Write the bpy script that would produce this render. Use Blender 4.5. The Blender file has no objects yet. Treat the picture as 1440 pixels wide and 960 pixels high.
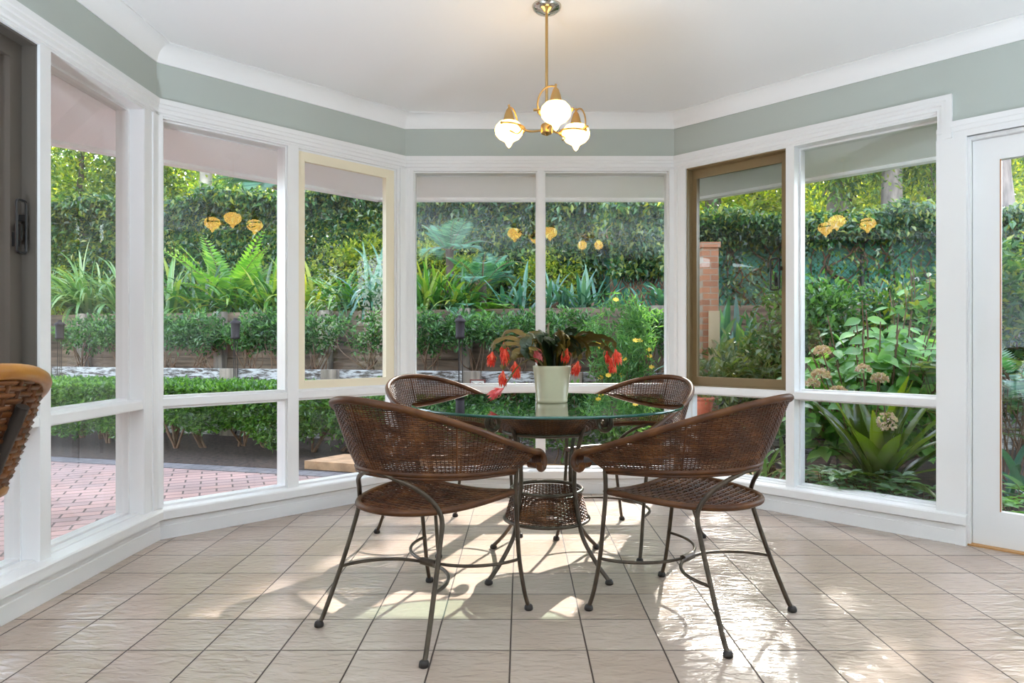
import bpy, math, random
import numpy as np
from mathutils import Vector, Matrix

rng = np.random.default_rng(7)
random.seed(7)
sc = bpy.context.scene
col = sc.collection
PI = math.pi
R = math.radians

# ------------------------------------------------------------------ mesh helpers
class MB:
    def __init__(s):
        s.v = []; s.f = []; s.sm = []; s.mi = []; s.n = 0
    def add(s, verts, faces, smooth=False, mi=0):
        verts = [tuple(map(float, p)) for p in verts]
        s.v += verts
        o = s.n
        for f in faces:
            s.f.append(tuple(int(i) + o for i in f)); s.sm.append(smooth); s.mi.append(mi)
        s.n += len(verts)
        return s
    def box(s, x0, x1, y0, y1, z0, z1, mi=0):
        v = [(x, y, z) for z in (z0, z1) for x, y in ((x0, y0), (x1, y0), (x1, y1), (x0, y1))]
        return s.add(v, [(3, 2, 1, 0), (4, 5, 6, 7), (0, 1, 5, 4), (1, 2, 6, 5), (2, 3, 7, 6), (3, 0, 4, 7)], False, mi)
    def prism(s, poly, z0, z1, mi=0, smooth=False):
        n = len(poly)
        v = [(x, y, z0) for x, y in poly] + [(x, y, z1) for x, y in poly]
        f = [tuple(range(n - 1, -1, -1)), tuple(range(n, 2 * n))]
        s.add(v, f, False, mi)
        s.add(v, [(i, (i + 1) % n, n + (i + 1) % n, n + i) for i in range(n)], smooth, mi)
        return s
    def tube(s, pts, r, n=8, cap=True, closed=False, mi=0, flat=1.0):
        P = np.array(pts, float); m = len(P)
        rr = np.full(m, r, float) if np.isscalar(r) else np.array(r, float)
        if closed:
            T = np.roll(P, -1, 0) - np.roll(P, 1, 0)
        else:
            T = np.gradient(P, axis=0)
        T /= np.linalg.norm(T, axis=1)[:, None] + 1e-12
        up = np.array((0, 0, 1.0)) if abs(T[0][2]) < .9 else np.array((1.0, 0, 0))
        N = np.zeros_like(P)
        a = up - T[0] * up.dot(T[0]); N[0] = a / np.linalg.norm(a)
        for i in range(1, m):
            a = N[i - 1] - T[i] * N[i - 1].dot(T[i]); N[i] = a / (np.linalg.norm(a) + 1e-12)
        B = np.cross(T, N)
        ang = np.arange(n) * 2 * PI / n
        V = P[:, None] + rr[:, None, None] * (np.cos(ang)[None, :, None] * N[:, None] + flat * np.sin(ang)[None, :, None] * B[:, None])
        V = V.reshape(-1, 3)
        F = []
        for i in range(m if closed else m - 1):
            j = (i + 1) % m
            for k in range(n):
                l = (k + 1) % n
                F.append((i * n + k, i * n + l, j * n + l, j * n + k))
        s.add(V, F, True, mi)
        if cap and not closed:
            s.add(V[:n], [tuple(range(n - 1, -1, -1))], False, mi)
            s.add(V[-n:], [tuple(range(n))], False, mi)
        return s
    def lathe(s, prof, c=(0, 0, 0), n=32, mi=0, cap=True):
        V = []; F = []
        m = len(prof)
        for r, z in prof:
            for k in range(n):
                a = 2 * PI * k / n
                V.append((c[0] + r * math.cos(a), c[1] + r * math.sin(a), c[2] + z))
        for i in range(m - 1):
            for k in range(n):
                l = (k + 1) % n
                F.append((i * n + k, i * n + l, (i + 1) * n + l, (i + 1) * n + k))
        s.add(V, F, True, mi)
        if cap:
            if prof[0][0] > 1e-4: s.add(V[:n], [tuple(range(n - 1, -1, -1))], False, mi)
            if prof[-1][0] > 1e-4: s.add(V[-n:], [tuple(range(n))], False, mi)
        return s
    def build(s, name, mat, parent=None, loc=None):
        me = bpy.data.meshes.new(name)
        me.from_pydata(s.v, [], s.f)
        me.polygons.foreach_set('use_smooth', s.sm)
        mats = mat if isinstance(mat, (list, tuple)) else [mat]
        for m in mats: me.materials.append(m)
        if len(mats) > 1: me.polygons.foreach_set('material_index', s.mi)
        me.update()
        return link(name, me, parent, loc)

def link(name, me, parent=None, loc=None):
    o = bpy.data.objects.new(name, me); col.objects.link(o)
    if parent is not None: o.parent = parent
    if loc is not None: o.location = loc
    return o

def trimesh(name, V, F, mat, parent=None, loc=None, smooth=False):
    me = bpy.data.meshes.new(name)
    V = np.ascontiguousarray(V, np.float32); F = np.ascontiguousarray(F, np.int32)
    me.vertices.add(len(V)); me.vertices.foreach_set('co', V.ravel())
    me.loops.add(F.size); me.loops.foreach_set('vertex_index', F.ravel())
    me.polygons.add(len(F))
    me.polygons.foreach_set('loop_start', np.arange(0, F.size, 3, dtype=np.int32))
    me.polygons.foreach_set('loop_total', np.full(len(F), 3, np.int32))
    me.polygons.foreach_set('use_smooth', np.full(len(F), smooth))
    me.materials.append(mat)
    me.update(calc_edges=True); me.validate()
    return link(name, me, parent, loc)

def tag(o, label=None, cat=None, group=None, kind=None):
    if label: o['label'] = label
    if cat: o['category'] = cat
    if group: o['group'] = group
    if kind: o['kind'] = kind
    return o

def thing(name, label, cat, loc=(0, 0, 0), rz=0, group=None):
    o = bpy.data.objects.new(name, None); col.objects.link(o)
    o.location = loc; o.rotation_euler = (0, 0, rz); o.empty_display_size = .05
    return tag(o, label, cat, group)

def struct(o): o['kind'] = 'structure'; return o

def copy_tree(o, parent=None):
    c = o.copy(); col.objects.link(c)
    if parent is not None: c.parent = parent
    for ch in list(o.children): copy_tree(ch, c)
    return c

def spline(pts, n=8):
    """Catmull-Rom through the points"""
    P = [np.array(p, float) for p in pts]
    P = [2 * P[0] - P[1]] + P + [2 * P[-1] - P[-2]]
    out = []
    for i in range(1, len(P) - 2):
        for k in range(n):
            t = k / n
            out.append(.5 * (2 * P[i] + (P[i + 1] - P[i - 1]) * t + (2 * P[i - 1] - 5 * P[i] + 4 * P[i + 1] - P[i + 2]) * t * t + (3 * P[i] - P[i - 1] - 3 * P[i + 1] + P[i + 2]) * t ** 3))
    out.append(P[-2])
    return np.array(out)

# ------------------------------------------------------------------ materials
def newmat(name):
    m = bpy.data.materials.new(name); m.use_nodes = True
    nt = m.node_tree
    return m, nt, nt.nodes['Principled BSDF'], nt.nodes['Material Output']

def S2L(c):
    return tuple(((x / 255) / 12.92 if x / 255 <= .04045 else ((x / 255 + .055) / 1.055) ** 2.4) for x in c) + (1,)

def simple(name, c, rough=.5, metal=0, spec=.5, noise=0, nscale=30, bump=0, bscale=60, stretch=None):
    m, nt, b, out = newmat(name)
    b.inputs['Base Color'].default_value = c
    b.inputs['Roughness'].default_value = rough
    b.inputs['Metallic'].default_value = metal
    b.inputs['Specular IOR Level'].default_value = spec
    tc = nt.nodes.new('ShaderNodeTexCoord'); src = tc.outputs['Object']
    if stretch:
        mp = nt.nodes.new('ShaderNodeMapping'); mp.inputs['Scale'].default_value = stretch
        nt.links.new(src, mp.inputs[0]); src = mp.outputs[0]
    if noise:
        n = nt.nodes.new('ShaderNodeTexNoise'); n.inputs['Scale'].default_value = nscale; n.inputs['Detail'].default_value = 4
        nt.links.new(src, n.inputs['Vector'])
        r = nt.nodes.new('ShaderNodeValToRGB')
        r.color_ramp.elements[0].position = .3; r.color_ramp.elements[1].position = .7
        r.color_ramp.elements[0].color = tuple(x * (1 - noise) for x in c[:3]) + (1,)
        r.color_ramp.elements[1].color = tuple(min(1, x * (1 + noise)) for x in c[:3]) + (1,)
        nt.links.new(n.outputs['Fac'], r.inputs[0]); nt.links.new(r.outputs[0], b.inputs['Base Color'])
    if bump:
        n = nt.nodes.new('ShaderNodeTexNoise'); n.inputs['Scale'].default_value = bscale; n.inputs['Detail'].default_value = 3
        nt.links.new(src, n.inputs['Vector'])
        bp = nt.nodes.new('ShaderNodeBump'); bp.inputs['Strength'].default_value = bump; bp.inputs['Distance'].default_value = .01
        nt.links.new(n.outputs['Fac'], bp.inputs['Height']); nt.links.new(bp.outputs[0], b.inputs['Normal'])
    return m

def leafmat(name, cols, rough=.30, trans=.32, tcol=None, spec=.7):
    m, nt, b, out = newmat(name)
    g = nt.nodes.new('ShaderNodeNewGeometry')
    r = nt.nodes.new('ShaderNodeValToRGB')
    cr = r.color_ramp
    for i, c in enumerate(cols):
        p = i / max(1, len(cols) - 1)
        if i < 2: e = cr.elements[i]; e.position = p if i == 0 else p
        else: e = cr.elements.new(p)
        e.color = tuple(c[:3]) + (1,)
    # positions: rebuild in order
    for i, c in enumerate(cols):
        pass
    nt.links.new(g.outputs['Random Per Island'], r.inputs[0])
    nt.links.new(r.outputs[0], b.inputs['Base Color'])
    b.inputs['Roughness'].default_value = rough
    b.inputs['Specular IOR Level'].default_value = spec
    t = nt.nodes.new('ShaderNodeBsdfTranslucent')
    mul = nt.nodes.new('ShaderNodeMix'); mul.data_type = 'RGBA'; mul.blend_type = 'MULTIPLY'
    mul.inputs['Factor'].default_value = 1
    nt.links.new(r.outputs[0], mul.inputs['A'])
    mul.inputs['B'].default_value = tcol or (2.2, 2.0, .7, 1)
    nt.links.new(mul.outputs['Result'], t.inputs['Color'])
    mx = nt.nodes.new('ShaderNodeMixShader'); mx.inputs[0].default_value = trans
    nt.links.new(b.outputs[0], mx.inputs[1]); nt.links.new(t.outputs[0], mx.inputs[2])
    nt.links.new(mx.outputs[0], out.inputs[0])
    return m

def panemat(name, tint, k=1.8, rough=0.0):
    m, nt, b, out = newmat(name); nt.nodes.remove(b)
    tr = nt.nodes.new('ShaderNodeBsdfTransparent'); tr.inputs[0].default_value = tint
    gl = nt.nodes.new('ShaderNodeBsdfGlossy'); gl.inputs['Roughness'].default_value = rough
    fr = nt.nodes.new('ShaderNodeFresnel'); fr.inputs[0].default_value = 1.5
    ge = nt.nodes.new('ShaderNodeNewGeometry')
    inv = nt.nodes.new('ShaderNodeMath'); inv.operation = 'SUBTRACT'; inv.inputs[0].default_value = 1
    nt.links.new(ge.outputs['Backfacing'], inv.inputs[1])
    mu = nt.nodes.new('ShaderNodeMath'); mu.operation = 'MULTIPLY'
    nt.links.new(fr.outputs[0], mu.inputs[0]); nt.links.new(inv.outputs[0], mu.inputs[1])
    mk = nt.nodes.new('ShaderNodeMath'); mk.operation = 'MULTIPLY'; mk.use_clamp = True; mk.inputs[1].default_value = k
    nt.links.new(mu.outputs[0], mk.inputs[0])
    mx = nt.nodes.new('ShaderNodeMixShader')
    nt.links.new(mk.outputs[0], mx.inputs[0]); nt.links.new(tr.outputs[0], mx.inputs[1]); nt.links.new(gl.outputs[0], mx.inputs[2])
    nt.links.new(mx.outputs[0], out.inputs[0])
    return m

def emit(name, c, s):
    m, nt, b, out = newmat(name)
    b.inputs['Base Color'].default_value = (.9, .85, .75, 1)
    b.inputs['Emission Color'].default_value = c; b.inputs['Emission Strength'].default_value = s
    b.inputs['Roughness'].default_value = .2
    return m

M = {}
M['trim'] = simple('white_gloss_paint', (.80, .80, .80, 1), .32)
M['ceil'] = simple('ceiling_paint', (.86, .86, .86, 1), .8, spec=.2)
M['cornice'] = simple('cornice_paint', (.86, .86, .86, 1), .7, spec=.2)
M['sage'] = simple('sage_wall_paint', (.46, .50, .465, 1), .75, spec=.25)
M['soffit'] = simple('soffit_board', (.93, .94, .94, 1), .75, spec=.2)
M['cream'] = simple('cream_aluminium', (.82, .745, .57, 1), .4)
M['bronze'] = simple('bronze_aluminium', (.23, .16, .075, 1), .38)
M['taupe'] = simple('dark_taupe_aluminium', (.10, .085, .07, 1), .45)
M['black'] = simple('black_metal', (.006, .006, .007, 1), .3)
M['brass'] = simple('brushed_brass', (.52, .33, .13, 1), .36, 1)
M['chrome'] = simple('dish_metal', (.55, .52, .45, 1), .18, 1)
M['iron'] = simple('antique_iron', (.075, .055, .038, 1), .36, .55, noise=.3, nscale=25)
M['rubber'] = simple('dark_rubber', (.018, .012, .009, 1), .6)
M['pane'] = panemat('window_glass', (.98, .985, .985, 1), 1.35)
M['screen'] = panemat('tinted_screen_glass', (.76, .77, .76, 1), 1.3)
M['tabletop'] = panemat('table_glass', (.78, .93, .88, 1), 2.0)
M['glassedge'] = simple('green_glass_edge', (.012, .09, .065, 1), .08, spec=1)
M['globe'] = emit('lit_opal_glass', (1, .58, .12, 1), 4.2)
M['pot'] = simple('celadon_glaze', (.60, .57, .38, 1), .16, spec=.6)
M['soil'] = simple('potting_soil', (.03, .018, .01, 1), .95, noise=.4)
M['terracotta'] = simple('terracotta', (.50, .13, .07, 1), .7, noise=.15)
M['teal'] = simple('teal_cushion', (.02, .28, .22, 1), .8)

def wickermat(name, cols, rough):
    m, nt, b, out = newmat(name)
    g = nt.nodes.new('ShaderNodeNewGeometry'); tc = nt.nodes.new('ShaderNodeTexCoord')
    n = nt.nodes.new('ShaderNodeTexNoise'); n.inputs['Scale'].default_value = 14; n.inputs['Detail'].default_value = 5
    nt.links.new(tc.outputs['Object'], n.inputs['Vector'])
    ad = nt.nodes.new('ShaderNodeMath'); ad.operation = 'MULTIPLY_ADD'; ad.inputs[1].default_value = .3
    nt.links.new(g.outputs['Random Per Island'], ad.inputs[0])
    ms = nt.nodes.new('ShaderNodeMath'); ms.operation = 'MULTIPLY_ADD'; ms.inputs[1].default_value = 1.5; ms.inputs[2].default_value = -.40
    nt.links.new(n.outputs['Fac'], ms.inputs[0]); nt.links.new(ms.outputs[0], ad.inputs[2])
    r = nt.nodes.new('ShaderNodeValToRGB')
    r.color_ramp.elements[0].color = cols[0] + (1,); r.color_ramp.elements[1].color = cols[2] + (1,)
    e = r.color_ramp.elements.new(.5); e.color = cols[1] + (1,)
    nt.links.new(ad.outputs[0], r.inputs[0]); nt.links.new(r.outputs[0], b.inputs['Base Color'])
    b.inputs['Roughness'].default_value = rough; b.inputs['Specular IOR Level'].default_value = .35
    return m
M['rear'] = simple('dark_room_wall', (.10, .09, .08, 1), .8)
M['wicker'] = wickermat('woven_wicker', ((.018, .006, .0025), (.078, .024, .007), (.21, .078, .022)), .34)
M['cane'] = wickermat('wrapped_cane', ((.030, .009, .002), (.080, .026, .006), (.15, .056, .014)), .46)
M['honey'] = wickermat('honey_cane', ((.12, .042, .008), (.27, .105, .018), (.42, .19, .04)), .28)

def tilemat():
    m, nt, b, out = newmat('glazed_floor_tiles')
    L = nt.links; N = nt.nodes.new
    tc = N('ShaderNodeTexCoord'); sp = N('ShaderNodeSeparateXYZ'); L.new(tc.outputs['Object'], sp.inputs[0])
    def m2(op, a, bb):
        n = N('ShaderNodeMath'); n.operation = op
        for i, q in enumerate((a, bb)):
            if q is None: continue
            if isinstance(q, (int, float)): n.inputs[i].default_value = q
            else: L.new(q, n.inputs[i])
        return n.outputs[0]
    def line(s, off):
        a = m2('DIVIDE', m2('SUBTRACT', s, off), .25)
        f = m2('FRACT', a, None)
        e = m2('MINIMUM', f, m2('SUBTRACT', 1, f))
        return e, m2('FLOOR', a, None)
    ex, ix = line(sp.outputs[0], -.033); ey, iy = line(sp.outputs[1], .227)
    e = m2('MINIMUM', ex, ey)
    mr = N('ShaderNodeMapRange'); mr.inputs['From Min'].default_value = .0085; mr.inputs['From Max'].default_value = .0125
    L.new(e, mr.inputs[0])
    cb = N('ShaderNodeCombineXYZ'); L.new(ix, cb.inputs[0]); L.new(iy, cb.inputs[1])
    wn = N('ShaderNodeTexWhiteNoise'); wn.noise_dimensions = '2D'; L.new(cb.outputs[0], wn.inputs['Vector'])
    no = N('ShaderNodeTexNoise'); no.inputs['Scale'].default_value = 5; no.inputs['Detail'].default_value = 5; L.new(tc.outputs['Object'], no.inputs['Vector'])
    fac = m2('ADD', m2('MULTIPLY', wn.outputs['Value'], .45), m2('MULTIPLY', no.outputs['Fac'], .6))
    cr = N('ShaderNodeValToRGB'); cr.color_ramp.elements[0].position = .15; cr.color_ramp.elements[1].position = .9
    cr.color_ramp.elements[0].color = (.37, .275, .215, 1); cr.color_ramp.elements[1].color = (.475, .385, .325, 1)
    L.new(fac, cr.inputs[0])
    mx = N('ShaderNodeMix'); mx.data_type = 'RGBA'; mx.inputs['A'].default_value = (.06, .036, .024, 1)
    L.new(mr.outputs[0], mx.inputs['Factor']); L.new(cr.outputs[0], mx.inputs['B'])
    L.new(mx.outputs['Result'], b.inputs['Base Color'])
    ro = N('ShaderNodeMapRange'); ro.inputs['To Min'].default_value = .75; ro.inputs['To Max'].default_value = .2
    L.new(mr.outputs[0], ro.inputs[0]); L.new(ro.outputs[0], b.inputs['Roughness'])
    # slate-like ripples, different in every tile
    mp = N('ShaderNodeMapping'); mp.inputs['Scale'].default_value = (12, 34, 12); mp.inputs['Rotation'].default_value = (0, 0, .35)
    va = N('ShaderNodeVectorMath'); va.operation = 'MULTIPLY_ADD'; va.inputs[1].default_value = (3, 3, 3)
    L.new(wn.outputs['Color'], va.inputs[0]); L.new(tc.outputs['Object'], va.inputs[2]); L.new(va.outputs[0], mp.inputs[0])
    n2 = N('ShaderNodeTexNoise'); n2.inputs['Scale'].default_value = 1.0; n2.inputs['Detail'].default_value = 3; n2.inputs['Distortion'].default_value = .8
    L.new(mp.outputs[0], n2.inputs['Vector'])
    h = m2('ADD', m2('MULTIPLY', n2.outputs['Fac'], .55), m2('MULTIPLY', mr.outputs[0], .35))
    bp = N('ShaderNodeBump'); bp.inputs['Strength'].default_value = .9; bp.inputs['Distance'].default_value = .011
    L.new(h, bp.inputs['Height']); L.new(bp.outputs[0], b.inputs['Normal'])
    b.inputs['Specular IOR Level'].default_value = .6
    return m
M['tile'] = tilemat()

def brickmat(name, c1, c2, mortar, scale, rot=0, rough=.85, rh=.25, bw=.5, ms=.015):
    m, nt, b, out = newmat(name); L = nt.links; N = nt.nodes.new
    tc = N('ShaderNodeTexCoord'); mp = N('ShaderNodeMapping'); mp.inputs['Rotation'].default_value = rot if isinstance(rot, tuple) else (0, 0, rot)
    L.new(tc.outputs['Object'], mp.inputs[0])
    br = N('ShaderNodeTexBrick'); br.inputs['Color1'].default_value = c1; br.inputs['Color2'].default_value = c2; br.inputs['Mortar'].default_value = mortar
    br.inputs['Scale'].default_value = scale; br.inputs['Mortar Size'].default_value = ms; br.inputs['Bias'].default_value = -.1
    br.inputs['Row Height'].default_value = rh; br.inputs['Brick Width'].default_value = bw
    L.new(mp.outputs[0], br.inputs['Vector'])
    no = N('ShaderNodeTexNoise'); no.inputs['Scale'].default_value = 1.3; no.inputs['Detail'].default_value = 5; L.new(tc.outputs['Object'], no.inputs['Vector'])
    mx = N('ShaderNodeMix'); mx.data_type = 'RGBA'; mx.blend_type = 'OVERLAY'; mx.inputs['Factor'].default_value = .55
    L.new(br.outputs['Color'], mx.inputs['A']); L.new(no.outputs['Fac'], mx.inputs['B'])
    hs = N('ShaderNodeHueSaturation'); hs.inputs['Saturation'].default_value = .9
    L.new(mx.outputs['Result'], hs.inputs['Color']); L.new(hs.outputs[0], b.inputs['Base Color'])
    bp = N('ShaderNodeBump'); bp.inputs['Strength'].default_value = .6; bp.inputs['Distance'].default_value = .006; bp.invert = True
    L.new(br.outputs['Fac'], bp.inputs['Height']); L.new(bp.outputs[0], b.inputs['Normal'])
    b.inputs['Roughness'].default_value = rough
    return m
GA = R(-15)
M['paving'] = brickmat('red_brick_pavers', (.40, .235, .205, 1), (.29, .20, .19, 1), (.09, .06, .05, 1), 2.2, R(-24))
M['header'] = brickmat('blue_header_bricks', (.16, .15, .16, 1), (.11, .105, .115, 1), (.05, .045, .045, 1), 4.5, R(15) + PI / 2, bw=.5, rh=.5)
M['brick'] = brickmat('house_bricks', (.50, .19, .08, 1), (.36, .13, .06, 1), (.40, .30, .22, 1), 3.2, (R(90), 0, 0), rh=.18, bw=.46)

def peelmat():
    m, nt, b, out = newmat('peeling_white_timber'); L = nt.links; N = nt.nodes.new
    tc = N('ShaderNodeTexCoord'); mp = N('ShaderNodeMapping'); mp.inputs['Scale'].default_value = (4.5, 4.5, 24)
    L.new(tc.outputs['Object'], mp.inputs[0])
    n = N('ShaderNodeTexNoise'); n.inputs['Scale'].default_value = 1.6; n.inputs['Detail'].default_value = 8; n.inputs['Roughness'].default_value = .7
    L.new(mp.outputs[0], n.inputs['Vector'])
    r = N('ShaderNodeValToRGB'); e = r.color_ramp.elements
    e[0].position = .44; e[0].color = (.07, .055, .045, 1); e[1].position = .56; e[1].color = (.52, .52, .53, 1)
    L.new(n.outputs['Fac'], r.inputs[0]); L.new(r.outputs[0], b.inputs['Base Color'])
    b.inputs['Roughness'].default_value = .85
    return m
M['peel'] = peelmat()
M['sleeper'] = simple('weathered_sleeper', (.17, .12, .085, 1), .9, noise=.55, nscale=2.2, bump=.5, bscale=5, stretch=(1, 1, 9))
M['greypost'] = simple('grey_timber_post', (.24, .20, .165, 1), .9, noise=.4, nscale=3, stretch=(6, 6, 1))
M['mulch'] = simple('bark_mulch', (.042, .025, .017, 1), .95, noise=.7, nscale=22, bump=1.0, bscale=40)
M['forest'] = simple('leaf_litter_ground', (.06, .05, .028, 1), .95, noise=.6, nscale=6)
M['sandy'] = simple('sandy_step_stone', (.44, .27, .15, 1), .9, noise=.3, nscale=9)
M['shade'] = simple('green_shade_cloth', (.10, .36, .26, 1), .8, noise=.25, nscale=3)
M['wire'] = simple('dark_fence_wire', (.03, .035, .035, 1), .5)
M['barkgrey'] = simple('grey_bark', (.22, .18, .16, 1), .95, noise=.5, nscale=5, bump=.8, bscale=14, stretch=(2, 2, .6))
M['barkpale'] = simple('pale_bark', (.50, .44, .38, 1), .9, noise=.3, nscale=4, bump=.4, bscale=10)
M['barkdark'] = simple('dark_bark', (.085, .06, .045, 1), .95, noise=.5, nscale=6, bump=.8, bscale=14)
M['twig'] = simple('brown_twig', (.17, .10, .06, 1), .85, noise=.3, nscale=12)
M['lantern'] = simple('dark_lantern_metal', (.018, .012, .014, 1), .6, spec=.25)
DOWN, SUN, UP, SKY, EXPO = 1.0, 5.0, 56.0, .47, 1.82
# ------------------------------------------------------------------ the room
CEIL = 2.525
PTS = [(-1.861, -3.2), (-1.861, 3.49), (-.773, 4.578), (1.03, 4.578), (3.29, 2.318), (3.29, -3.2)]
WN = ['left', 'left_bay', 'back', 'right_bay', 'right']

class Wall:
    def __init__(s, i):
        s.i = i
        s.P = np.array(PTS[i]); s.Q = np.array(PTS[i + 1])
        d = s.Q - s.P; s.len = float(np.linalg.norm(d)); s.t = d / s.len
        s.n = np.array((-s.t[1], s.t[0]))
        s.m0 = s.mitre(i - 1) if i > 0 else 0.0
        s.m1 = s.mitre(i + 1, True) if i < len(PTS) - 2 else 0.0
    def mitre(s, j, end=False):
        a = np.array(PTS[j + 1]) - np.array(PTS[j]); a /= np.linalg.norm(a)
        cr = (a[0] * s.t[1] - a[1] * s.t[0]) * (-1 if end else 1)
        ang = math.asin(max(-1, min(1, cr)))
        k = math.tan(ang / 2)            # shift of s per unit of outward d
        return k if not end else -k
    def p(s, a, d):
        q = s.P + s.t * a + s.n * d
        return float(q[0]), float(q[1])
    def box(s, mb, s0, s1, d0, d1, z0, z1, mi=0):
        c = [s.p(s0, d0), s.p(s1, d0), s.p(s1, d1), s.p(s0, d1)]
        return mb.prism(c, z0, z1, mi)
    def sweep(s, mb, prof, s0=None, s1=None, smooth=False, mi=0):
        V = []
        for d, z in prof:
            a = s.m0 * d if s0 is None else s0
            x, y = s.p(a, d); V.append((x, y, z))
        for d, z in prof:
            a = s.len + s.m1 * d if s1 is None else s1
            x, y = s.p(a, d); V.append((x, y, z))
        n = len(prof)
        mb.add(V, [(i, (i + 1) % n, n + (i + 1) % n, n + i) for i in range(n)], smooth, mi)
        mb.add(V, [tuple(range(n - 1, -1, -1)), tuple(range(n, 2 * n))], False, mi)
        return mb

W = [Wall(i) for i in range(5)]
# mitre check: both walls must meet in one line
for i in range(4):
    for d in (-.1, .15):
        a = W[i].p(W[i].len + W[i].m1 * d, d); b = W[i + 1].p(W[i + 1].m0 * d, d)
        if abs(a[0] - b[0]) + abs(a[1] - b[1]) > 1e-3:
            W[i].m1 = -W[i].m1; W[i + 1].m0 = -W[i + 1].m0
        a = W[i].p(W[i].len + W[i].m1 * d, d); b = W[i + 1].p(W[i + 1].m0 * d, d)
        if abs(a[0] - b[0]) + abs(a[1] - b[1]) > 1e-3: print('MITRE', i, d, a, b)

fl = MB(); fl.prism([(-2.0, -3.3), (3.4, -3.3), (3.4, 2.33), (1.06, 4.67), (-.80, 4.67), (-2.0, 3.5)], -.12, 0)
struct(fl.build('floor', M['tile']))
cl = MB(); cl.prism([(-2.0, -3.3), (3.4, -3.3), (3.4, 2.33), (1.06, 4.70), (-.82, 4.70), (-2.0, 3.55)], CEIL, CEIL + .1)
struct(cl.build('ceiling', M['ceil']))

HEAD = 2.158
upper = [(0, 2.2), (0, CEIL), (.15, CEIL), (.15, 2.2)]
lower = [(0, 0), (0, .14), (.15, .14), (.15, -.3), (0, -.3)]
corn = [(0, 2.437), (-.006, 2.437)] + [(-.006 - .078 * (1 - math.cos(t)), 2.440 + .078 * math.sin(t)) for t in np.linspace(0, PI / 2, 8)] + [(-.090, 2.518), (-.090, CEIL), (0, CEIL)]
casing = [(.02, 2.252), (-.022, 2.252), (-.022, 2.226), (-.018, 2.222), (-.018, 2.206), (-.012, 2.201), (-.012, 2.183), (-.004, 2.177), (-.004, 2.168), (.02, 2.166)]
skirt = [(.01, 0), (-.024, 0), (-.024, .066), (-.020, .070), (-.020, .094), (-.012, .100), (.01, .100)]
sill = [(.138, .10), (-.03, .10), (-.046, .106), (-.046, .146), (-.040, .153), (.02, .157), (.022, .163), (.06, .163), (.062, .158), (.138, .158)]
for i, w in enumerate(W):
    mb = MB(); w.sweep(mb, upper)
    if i == 0:                     # solid wall behind the camera, then the windows
        for a_, b_ in ((0, 4.78),): w.box(mb, a_, b_, 0, .15, -.3, 2.2)
        w.sweep(mb, lower, 4.78, None)
    elif i in (1, 2): w.sweep(mb, lower)
    elif i == 3:
        w.sweep(mb, lower, None, 1.66)
        w.box(mb, 2.52, w.len, 0, .15, -.3, 2.2)
        w.box(mb, 1.60, 2.6, 0, .15, 2.03, 2.2)
    else:
        for a_, b_ in ((0, w.len),): w.box(mb, a_, b_, 0, .15, -.3, 2.2)
    struct(mb.build('wall_' + WN[i], M['sage']))
    c = MB(); w.sweep(c, corn, smooth=True); struct(c.build('trim_%d' % (i + 1), M['cornice']))
    b = MB()
    if i == 3: w.sweep(b, skirt, None, 1.64); w.box(b, 1.635, 1.68, -.030, .01, 0, .10)
    elif i == 4: w.sweep(b, skirt)
    else: w.sweep(b, skirt)
    struct(b.build('baseboard_' + WN[i], M['trim']))
# rear wall behind the camera
r = MB()
r.box(-2.0, 3.4, -3.35, -3.2, -.3, CEIL)
struct(r.build('wall_rear', M['rear']))

# ---- window banks ------------------------------------------------------------
TB, TT = .672, .72       # transom
def window(n, wi, s0, s1, posts, dg, casing_s=(None, None), fullcasing=True):
    """posts: list of (a,b) solid uprights between s0 and s1; returns the root and the list of lights"""
    w = W[wi]
    root = thing('window_%d' % n, None, None); struct(root)
    f = MB()
    w.sweep(f, casing, *casing_s)                                        # head casing
    w.sweep(f, [(.0008, HEAD), (.0008, 2.18), (.1392, 2.18), (.1392, HEAD)], s0 - .02, s1 + .02)   # head
    ups = [(s0 - .03, s0)] + posts + [(s1, s1 + .03)]
    for k, (a, b) in enumerate(ups):
        w.box(f, a, b, .0, .14, .12, 2.1598)
        e = .009
        w.box(f, a - (0 if k == 0 else e), b + (0 if k == len(ups) - 1 else e), dg - .028, dg + .03, .158, HEAD)     # glazing beads
    w.sweep(f, [(.004, TB + .006), (.004, TT - .006), (.012, TT), (.13, TT + .004), (.13, TB), (.012, TB)], s0, s1)
    lights = []
    for k in range(len(ups) - 1):
        a, b = ups[k][1], ups[k + 1][0]
        for z0, z1 in ((.158, TB), (TT, HEAD)):
            w.box(f, a, b, dg - .024, dg + .03, z0, z0 + .010); w.box(f, a, b, dg - .024, dg + .03, z1 - .010, z1)
        lights.append((a, b))
    f.build('window_frame', M['trim'], root)
    sl = MB(); w.sweep(sl, sill, None, 1.685 if wi == 3 else None); sl.build('window_sill', M['trim'], root)
    return root, lights

def pane(root, w, a, b, d, z0, z1, mat='pane'):
    g = MB(); w.box(g, a, b, d, d + .005, z0, z1); return g.build('pane', M[mat], root)

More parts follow.
